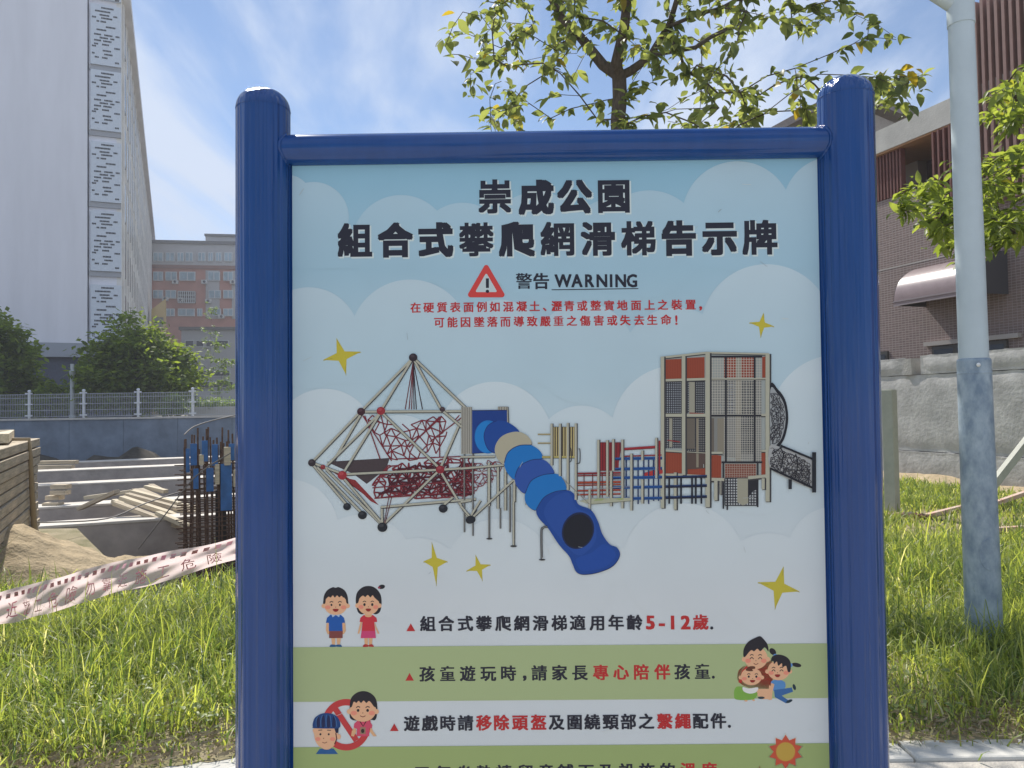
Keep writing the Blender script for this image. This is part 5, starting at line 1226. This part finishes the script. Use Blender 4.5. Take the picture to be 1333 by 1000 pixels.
def leaves(nodes, par, tips, ch, per, ln, wd, m_, parent, rg, big_view=True, spread=.2, droop=.25, nobj=300, hang=.3, back=3, quad=False):
    proto_V, proto_F = leaf_mesh(1.0, wd / ln, droop)
    L_ = []
    for t in tips:
        i = t; d0_ = nodes[t] - nodes[par[t]]; d0_ /= max(1e-6, np.linalg.norm(d0_)); k = 0
        while i >= 0 and k < back:
            for q in range(per if k == 0 else max(1, per // 2)):
                p_ = nodes[i] + (nodes[par[i]] - nodes[i]) * rg.random() + rg.normal(0, spread * .22, 3) * (k == 0)
                d = d0_ * .5 + rg.normal(0, .65, 3); d[2] = d[2] * .6 - hang; L_.append((p_, d, ln * rg.uniform(.6, 1.15)))
            i = par[i]; k += 1
    # nearest and most visible first
    def score(l):
        v = l[0] - np.array(C0); px = v[0] / max(.1, v[1]); py = (v[2]) / max(.1, v[1])
        vis = abs(px) < .68 and -.5 < py < .56
        return (0 if vis else 1, v[1])
    L_.sort(key=score)
    Rm = [rot_from(d, np.array([0, 0, 1.]) + rg.normal(0, .35, 3), rg) for _, d, _ in L_]
    if nobj:
        me = bpy.data.meshes.new('leaf'); me.from_pydata([tuple(v) for v in proto_V], [], [tuple(f) for f in proto_F]); me.materials.append(m_); me.polygons.foreach_set('use_smooth', [True] * len(proto_F)); me.update()
        for (p_, d, s_), R in list(zip(L_, Rm))[:nobj]:
            o = bpy.data.objects.new('leaf', me); link(o, parent)
            M = Matrix([list(R[0] * s_) + [p_[0] - parent.location[0]], list(R[1] * s_) + [p_[1] - parent.location[1]], list(R[2] * s_) + [p_[2] - parent.location[2]], [0, 0, 0, 1]])
            o.matrix_basis = M
    rest = list(zip(L_, Rm))[nobj:]
    if rest:
        off = np.array(parent.location); nv = len(proto_V)
        V = np.concatenate([(proto_V * s_) @ R.T + p_ - off for (p_, d, s_), R in rest]); F = np.concatenate([proto_F + i * nv for i in range(len(rest))])
        tint = np.repeat(rg.random(len(rest)), nv)
        o = mesh_np('foliage', V, F, m_, parent, tint, smooth=True); o['kind'] = 'stuff'
    return len(L_)
leaf_a = foliage_mat('broad_leaf', (.075, .10, .045), (.23, .26, .11), (2.3, 2.2, 1.1), tw=.55, cc=(.30, .22, .03))
leaf_b = foliage_mat('bright_leaf', (.11, .15, .04), (.24, .29, .09), (2.3, 2.2, .9), tw=.55, cc=(.22, .22, .05))
leaf_far = foliage_mat('far_leaf', (.08, .12, .035), (.16, .21, .05), (2.6, 2.5, .8), tw=.5, spec=.15, rough=.6)
leaf_yellow = foliage_mat('yellow_green_leaf', (.10, .16, .03), (.16, .22, .05), (2.2, 2.2, .8), tw=.45)

# --- the street tree straight behind the board
rg = np.random.default_rng(21)
T1 = empty('street_tree', (TREE.x, TREE.y, 0), label='young broadleaf tree with a dark forked trunk, rising behind the top of the notice board', cat='tree')
def tp(px, py, Y=6.7): q = atY(px, py, (Y - 6.7) * 1.2 + TREE.y); return (q.x, q.y, q.z)
fk = tp(806, 100)
limbs = [[(TREE.x + .03, TREE.y, -.05), (TREE.x - .01, TREE.y, 1.5), tp(806, 220), fk],
         [fk, tp(785, 85, 6.75), tp(757, 50, 6.8), tp(730, 22, 6.9), tp(700, -40, 7.0)],
         [fk, tp(802, 85, 6.6), tp(812, 40, 6.5), tp(816, 5, 6.45), tp(812, -60, 6.4)],
         [fk, tp(822, 92, 6.7), tp(846, 74, 6.6), tp(872, 30, 6.4), tp(890, -30, 6.2)],
         [tp(846, 74, 6.6), tp(905, 62, 7.0), tp(960, 30, 7.3)],
         [tp(870, 35, 6.4), tp(940, 10, 6.0)]]
tg = []
# crown volume: ellipsoid-like cloud round the fork, open underneath on the left; a long low spray on the right
for _ in range(7000):
    px = rg.uniform(575, 1215); py = rg.uniform(-260, 205); Y = rg.uniform(5.3, 8.3)
    if px < 640 and not (25 < py < 100 and rg.random() < .55 or 70 < py < 160 and px > 612 or py < 60 and px > 600): continue
    if py > 165 and rg.random() < .6: continue
    if 738 < px < 850 and 95 < py < 150 and rg.random() < .9: continue
    if 735 < px < 800 and 40 < py < 95 and rg.random() < .6: continue
    if px > 1090 and py < 60 and py > 20 and rg.random() < .3: continue
    if px > 1120 and not ((90 < py < 160 and px < 1212) or (0 < py < 60 and px < 1175) or (py < -40 and px < 1150)): continue
    if px > 1040 and 40 < py < 85 and px < 1110 and rg.random() < .7: continue
    if 940 < px < 1060 and 50 < py < 110 and rg.random() < .6: continue
    if py < -120 and abs(px - 850) > 260: continue
    tg.append(np.array(tp(px, py, Y)))
tg = tg[:560]
nodes, par, rad, tips, ch = grow(None, limbs, tg, tw=.0034, step=.22, power=.5, rg=rg, rmax=.068, lr=[(.082, .078), (.058, .022), (.064, .03), (.050, .022), (.024, .010), (.022, .010)])
off = np.array(T1.location); wo = wood_mesh(nodes - off, par, rad, ch, 'trunk', bark, T1, 12)
nA = leaves(nodes, par, tips, ch, 5, .145, .078, leaf_a, T1, rg, droop=.22, nobj=300, hang=.25, back=3)

# --- bright tree at the right edge
rg = np.random.default_rng(33)
bt = atY(1405, 600, 8.0)
T2 = empty('street_tree', (bt.x, bt.y, 0), label='bright green tree reaching in from the right edge, its leaves lit behind the lamp pole', cat='tree')
lim = [[(bt.x, bt.y, -.05), (bt.x - .02, bt.y, 1.8), (atY(1385, 320, 8).x, 8, atY(1385, 320, 8).z)],
       [tuple(atY(1385, 320, 8)), tuple(atY(1345, 312, 7.9)), tuple(atY(1300, 290, 7.8)), tuple(atY(1240, 280, 7.7))],
       [tuple(atY(1385, 320, 8)), tuple(atY(1375, 230, 8)), tuple(atY(1340, 150, 7.8)), tuple(atY(1310, 110, 7.7))],
       [tuple(atY(1375, 230, 8)), tuple(atY(1420, 120, 8.2)), tuple(atY(1440, 0, 8.4))]]
tg = []
for _ in range(6000):
    px = rg.uniform(1150, 1560); py = rg.uniform(-40, 352); Y = rg.uniform(6.9, 9.2)
    left = np.interp(py, [-40, 85, 100, 150, 190, 230, 255, 270, 300, 320, 345], [1420, 1325, 1290, 1275, 1255, 1208, 1160, 1172, 1178, 1210, 1236])
    if px < left: continue
    if px < 1240 and py < 185: continue
    if px > 1285 and py > 315: continue
    if 1240 < px < 1285 and py > 340: continue
    if py < 190 and rg.random() < .45: continue
    tg.append(np.array(tuple(atY(px, py, Y))))
tg = tg[:430]
nodes, par, rad, tips, ch = grow(None, lim, tg, tw=.003, step=.2, power=.5, rg=rg, rmax=.075, lr=[(.085, .08), (.05, .02), (.05, .015), (.04, .02)])
off = np.array(T2.location); wood_mesh(nodes - off, par, rad, ch, 'trunk', bark, T2, 10)
leaves(nodes, par, tips, ch, 6, .15, .062, leaf_b, T2, rg, droop=.3, nobj=300, hang=.12, back=4)

# --- trees beyond the fence
def far_tree(name, px0, px1, py0, py1, Y, m_, label, cat, seed, ncl, per, ls, shape='round', group=None, base=1.25):
    rg = np.random.default_rng(seed); c = atY((px0 + px1) / 2, py1, Y); top = atY((px0 + px1) / 2, py0, Y).z; hw = (px1 - px0) / 2 * Y / FPX; lowz = max(base + .2, atY((px0 + px1) / 2, py1, Y).z)
    T = empty(name, (c.x, Y, base), label=label, cat=cat, group=group); tg = []
    H_ = top - lowz
    while len(tg) < ncl:
        u, v, w_ = rg.uniform(-1, 1), rg.uniform(-1, 1), rg.uniform(0, 1)
        prof = {'round': sqrt(max(0, 1 - (max(0, w_ - .28) / .72) ** 2)) * min(1, .62 + w_ * 1.3), 'cone': (1 - w_) ** .7, 'cone2': (1 - w_ ** 1.6) ** .85 * (.78 + .22 * min(1, w_ * 4)), 'dome': sqrt(max(0, 1 - w_ ** 2))}[shape]
        r_ = sqrt(u * u + v * v)
        if r_ > prof * (1 + .16 * sin(5 * atan2(v, u) + w_ * 7 + seed)): continue
        if r_ < prof * .45 and rg.random() < .6: continue
        tg.append(np.array([c.x + u * hw, Y + v * hw * .85, lowz + w_ * H_]))
    trunk = [[(c.x, Y, base - .1), (c.x, Y, lowz + .25 * H_), (c.x + .1, Y, lowz + .62 * H_)]]
    nodes, par, rad, tips, ch = grow(None, trunk, tg, tw=.012 * hw / 3, step=.6, power=.5, rg=rg, rmax=.16 * hw / 3)
    off = np.array(T.location); wood_mesh(nodes - off, par, rad, ch, 'trunk', bark, T, 6)
    # clumps of leaf-sized faces
    n = ncl * per; ci = rg.integers(0, ncl, n); C_ = np.array(tg)[ci] + rg.normal(0, 1, (n, 3)) * np.array([.36, .36, .22]) * hw * .28
    a = rg.uniform(0, 2 * pi, n); el = rg.normal(-.15, .45, n); s_ = ls * rg.uniform(.6, 1.3, n)
    d = np.stack([np.cos(a) * np.cos(el), np.sin(a) * np.cos(el), np.sin(el)], 1); side = np.cross(d, rg.normal(0, .4, (n, 3)) + np.array([0, 0, 1])); side /= np.linalg.norm(side, axis=1)[:, None]
    P0 = C_; P1 = C_ + d * s_[:, None] * .5 + side * s_[:, None] * .28; P2_ = C_ + d * s_[:, None]; P3 = C_ + d * s_[:, None] * .5 - side * s_[:, None] * .28
    V = np.stack([P0, P1, P2_, P3], 1).reshape(-1, 3) - off; F = np.arange(4 * n).reshape(-1, 4)
    o = mesh_np('crown', V, F, m_, T, np.repeat(rg.random(n), 4)); o['kind'] = 'stuff'; return T
far_tree('roadside_tree', 92, 258, 402, 528, 38, leaf_far, 'big dense tree beyond the fence, its right side sunlit and its left in shade', 'tree', 3, 260, 75, .30, 'cone2')
far_tree('roadside_tree', -100, 44, 400, 540, 38, leaf_far, 'dark shaded tree beyond the fence at the left edge', 'tree', 4, 220, 70, .34, 'round')
far_tree('bush', 205, 242, 512, 545, 35.2, leaf_yellow, 'small bright yellow-green bush growing at the fence', 'bush', 5, 30, 60, .16, 'dome')
far_tree('slim_tree', 272, 304, 438, 520, 60, leaf_yellow, 'slim sparse young tree in front of the low pale building', 'tree', 6, 40, 22, .26, 'round')
far_tree('slim_tree', 262, 286, 380, 470, 80, leaf_yellow, 'thin pale sapling rising before the far red-brown building', 'tree', 16, 30, 14, .26, 'round')
far_tree('hedge', 244, 308, 521, 536, 37, leaf_yellow, 'low sunlit hedge in the concrete planter behind the fence', 'hedge', 7, 50, 50, .14, 'dome', base=1.7)
# unseen trees added behind the viewer to reflect as dark streaks in the posts
for i, (x, y, w_, h_, sd_) in enumerate(((-9, -8, 2.2, 4.6, 41), (-4.6, -11, 1.6, 5.2, 42), (-1.2, -9, 1.0, 3.6, 43), (2.6, -12, 2.0, 5.5, 44), (6.8, -9, 1.5, 4.4, 45), (12, -10, 2.6, 5.6, 46), (-14, -3, 1.8, 5.0, 47), (13, -2, 2.0, 5.2, 48))):
    rg_ = np.random.default_rng(sd_); T = empty('reflection_tree', (x, y, 0), label='tree added behind the viewer, out of view, for dark streaks reflected in the blue posts', cat='tree', group='added trees behind the viewer')
    tg_ = [np.array([x + rg_.normal(0, .45) * w_, y + rg_.normal(0, .45) * w_, h_ * rg_.uniform(.38, 1)]) for _ in range(40)]
    nd, pa, ra, ti, c_ = grow(None, [[(x, y, -.1), (x, y, h_ * .35), (x + .1, y, h_ * .6)]], tg_, tw=.008, step=.5, rg=rg_, rmax=.1)
    of_ = np.array(T.location); wood_mesh(nd - of_, pa, ra, c_, 'trunk', bark, T, 6)
    leaves(nd, pa, ti, c_, 12, .26, .15, leaf_far, T, rg_, nobj=0, spread=1.4, back=3)
q = atY(244, 545, 36.2); o = box_obj('planter', mat('planter_concrete', (.42, .4, .38), .8), 0, 6, 0, 1.6, 0, .55); o.location = (q.x, 36.2, 1.25); tag(o, 'long pale concrete planter holding the sunlit hedge', 'planter')
far_tree('shrub_row', 30, 100, 500, 545, 36.5, leaf_far, 'low dark shrubs behind the fence between the two big trees', 'shrub', 8, 60, 50, .2, 'dome')

# ================================================================== GRASS
def grass():
    rg = np.random.default_rng(77)
    gm = foliage_mat('grass_blade', (.085, .14, .05), (.40, .43, .13), (2.1, 2.05, .95), tw=.52, spec=.38, rough=.42, cc=(.60, .56, .42))
    # candidate positions with patchy density
    def field(n, x0, x1, y0, y1): return rg.uniform(x0, x1, n), rg.uniform(y0, y1, n)
    parts = [field(90000, -5.6, -0.9, 3.60, 8.6), field(80000, 1.5, 7.5, 3.60, 8.5), field(16000, -1.0, 1.7, 3.7, 9.5), field(52000, 3.0, 9.2, 8.5, 15), field(3500, -14, -5.0, 5, 10.5)]
    X = np.concatenate([p_[0] for p_ in parts]); Y = np.concatenate([p_[1] for p_ in parts])
    nz = np.sin(X * 2.1 + 1.3 * np.sin(Y * 1.7)) * .5 + np.sin(Y * 3.3 + X * 1.2) * .3 + np.sin(X * 6.1 - Y * 4.7) * .25
    keep = rg.random(len(X)) < np.clip(.74 + .55 * nz, .10, 1)
    # out of the pit, off the sand, thinner right at the kerb
    edge = 6.35 + (X + 3.9) * .452
    keep &= ~((X < .4) & (X > -3.9) & (Y > edge - .04)); keep &= ~((X < -3.9) & (Y > 6.75 + .2 * np.sin(X * 9))); keep &= ~((X < .4) & (Y > 8.2))
    wl = (X - 8.1) * cos(VYAW) - (Y - 15.2) * sin(VYAW)      # distance to the yard wall
    keep &= wl < -.45
    keep &= ~((Y < 3.72) & (rg.random(len(X)) < .4))
    keep &= rg.random(len(X)) < np.clip(1.3 - np.maximum(0, wl + 1.6) * .9, 0, 1)
    keep &= ~((X > 4.5) & (Y > 9.0) & (Y < 11.2) & (rg.random(len(X)) < .5))
    X, Y, nz = X[keep], Y[keep], nz[keep]; n = len(X)
    # clumping
    cx_ = rg.normal(0, .035, (n, 2)); X = X + cx_[:, 0]; Y = Y + cx_[:, 1] + np.where(X < -1.3, np.clip((X + 1.3) * .25, -.42, 0) * np.clip((5 - Y) / 1.4, 0, 1), 0) - .02 - .13 * (rg.random(n) < .05) * (Y < 3.9)
    hgt = rg.gamma(4.0, .029, n) * (1 + .4 * nz) + .03; hgt = np.clip(hgt, .03, .42); ye = 3.6 + np.where(X < -1.3, np.clip((X + 1.3) * .25, -.42, 0), 0); near = np.clip((Y - ye) / .38, .42, 1); hgt *= near
    tall = rg.random(n) < np.where((X < -1.5) & (Y > 4.3) & (Y < 5.6), .07, .02); hgt[tall] *= 1.7; hgt[(X > 4) & (Y > 8.6)] *= .6
    a = rg.uniform(0, 2 * pi, n); lean = np.abs(rg.normal(.38, .26, n)); lean[rg.random(n) < .30] += .7; w_ = rg.uniform(.0028, .0062, n) * (1 + .3 * (Y > 6) + .5 * (Y > 9))
    dx, dy = np.cos(a), np.sin(a); sx, sy = -dy, dx
    sa = rg.normal(0, .6, n); sx2 = sx * np.cos(sa) + dx * np.sin(sa); sy2 = sy * np.cos(sa) + dy * np.sin(sa); sx, sy = sx2, sy2
    V = np.zeros((n, 7, 3)); 
    for k, (f, wf) in enumerate(((0, 1.), (.45, .85), (.78, .5))):
        off = lean * hgt * f ** 1.8; z = hgt * f * np.sqrt(np.maximum(.1, 1 - (lean * f * .7) ** 2 * .6))
        for s_, i in ((1, 0), (-1, 1)): V[:, k * 2 + i, 0] = X + dx * off + s_ * sx * w_ * wf; V[:, k * 2 + i, 1] = Y + dy * off + s_ * sy * w_ * wf; V[:, k * 2 + i, 2] = z + .015
    off = lean * hgt * 1.15; V[:, 6, 0] = X + dx * off; V[:, 6, 1] = Y + dy * off; V[:, 6, 2] = hgt * np.sqrt(np.maximum(.08, 1 - (lean * .8) ** 2 * .7)) * .98 + .015
    idx = np.arange(n) * 7
    Q = np.concatenate([np.stack([idx, idx + 1, idx + 3, idx + 2], 1), np.stack([idx + 2, idx + 3, idx + 5, idx + 4], 1), np.stack([idx + 4, idx + 5, idx + 6, idx + 6], 1)])
    tri = Q[2 * n:, :3]; Qd = Q[:2 * n]
    me = bpy.data.meshes.new('grass'); me.vertices.add(7 * n); me.vertices.foreach_set('co', V.astype(np.float32).ravel())
    loops = np.concatenate([Qd.ravel(), tri.ravel()]).astype(np.int32); me.loops.add(len(loops)); me.loops.foreach_set('vertex_index', loops)
    me.polygons.add(3 * n); me.polygons.foreach_set('loop_start', np.concatenate([np.arange(2 * n) * 4, 8 * n + np.arange(n) * 3]).astype(np.int32)); me.update(calc_edges=True)
    at_ = me.attributes.new('tint', 'FLOAT', 'POINT'); t = rg.random(n); t = np.clip(t * .62 + .20 + .26 * nz, 0, .95); dry = rg.random(n) < .17; t[dry] = .99; at_.data.foreach_set('value', np.repeat(t, 7).astype(np.float32))
    # object random must not shift the tint: one object only, shift is constant
    me.materials.append(gm); me.polygons.foreach_set('use_smooth', [True] * (3 * n))
    o = bpy.data.objects.new('grass', me); link(o); tag(o, 'long bright green grass covering the verge between kerb and building site', 'grass', kind='stuff')
    # low broad weeds between the blades
    wm_ = foliage_mat('weed_leaf', (.12, .17, .06), (.30, .34, .14), (1.9, 1.9, .9), tw=.4, spec=.35, rough=.45)
    pv_, pf_ = leaf_mesh(1.0, .6, .3); k = 16000; X = np.concatenate([rg.uniform(-5, -1, k // 2), rg.uniform(1.7, 6, k // 2)]); Y = rg.uniform(3.75, 8.2, k); ok = ~((X < .5) & (Y > np.minimum(6.3 + (X + 3.9) * .45, 6.9) )); X, Y = X[ok], Y[ok]; k = len(X)
    VV = []; 
    for i in range(k):
        d = rg.normal(0, 1, 3); d[2] = abs(d[2]) * .4; R = rot_from(d, np.array([0, 0, 1.]) + rg.normal(0, .3, 3), rg); VV.append((pv_ * rg.uniform(.018, .05)) @ R.T + np.array([X[i], Y[i], rg.uniform(.02, .13)]))
    nv = len(pv_); o = mesh_np('weeds', np.concatenate(VV), np.concatenate([pf_ + i * nv for i in range(k)]), wm_, None, np.repeat(rg.random(k), nv)); tag(o, 'small broad leaves of low weeds among the grass', 'weeds', kind='stuff')
grass()
# dry litter and clods at the kerb and taller weeds by the pit edge
rg = np.random.default_rng(8); n = 5000
X = np.concatenate([rg.uniform(-4, -1.0, n // 2), rg.uniform(1.6, 4.5, n // 2)]); Y = 3.50 + rg.gamma(1.5, .22, n) + np.clip((X + 1.3) * .25, -.42, 0); a = rg.uniform(0, pi, n); l_ = rg.uniform(.015, .06, n); w_ = rg.uniform(.002, .006, n); z = rg.uniform(.03, .06, n)
dx, dy = np.cos(a) * l_, np.sin(a) * l_; ex, ey = -np.sin(a) * w_, np.cos(a) * w_
V = np.stack([np.stack([X, Y, z], 1), np.stack([X + ex, Y + ey, z + .004], 1), np.stack([X + dx + ex, Y + dy + ey, z + rg.uniform(0, .02, n)], 1), np.stack([X + dx, Y + dy, z], 1)], 1).reshape(-1, 3)
o = mesh_np('litter', V, np.arange(4 * n).reshape(-1, 4), mat('dry_litter', (.34, .27, .17), .9, .2, noise=.35, nscale=30)); tag(o, 'dry grass litter scattered along the kerb', 'litter', kind='stuff')
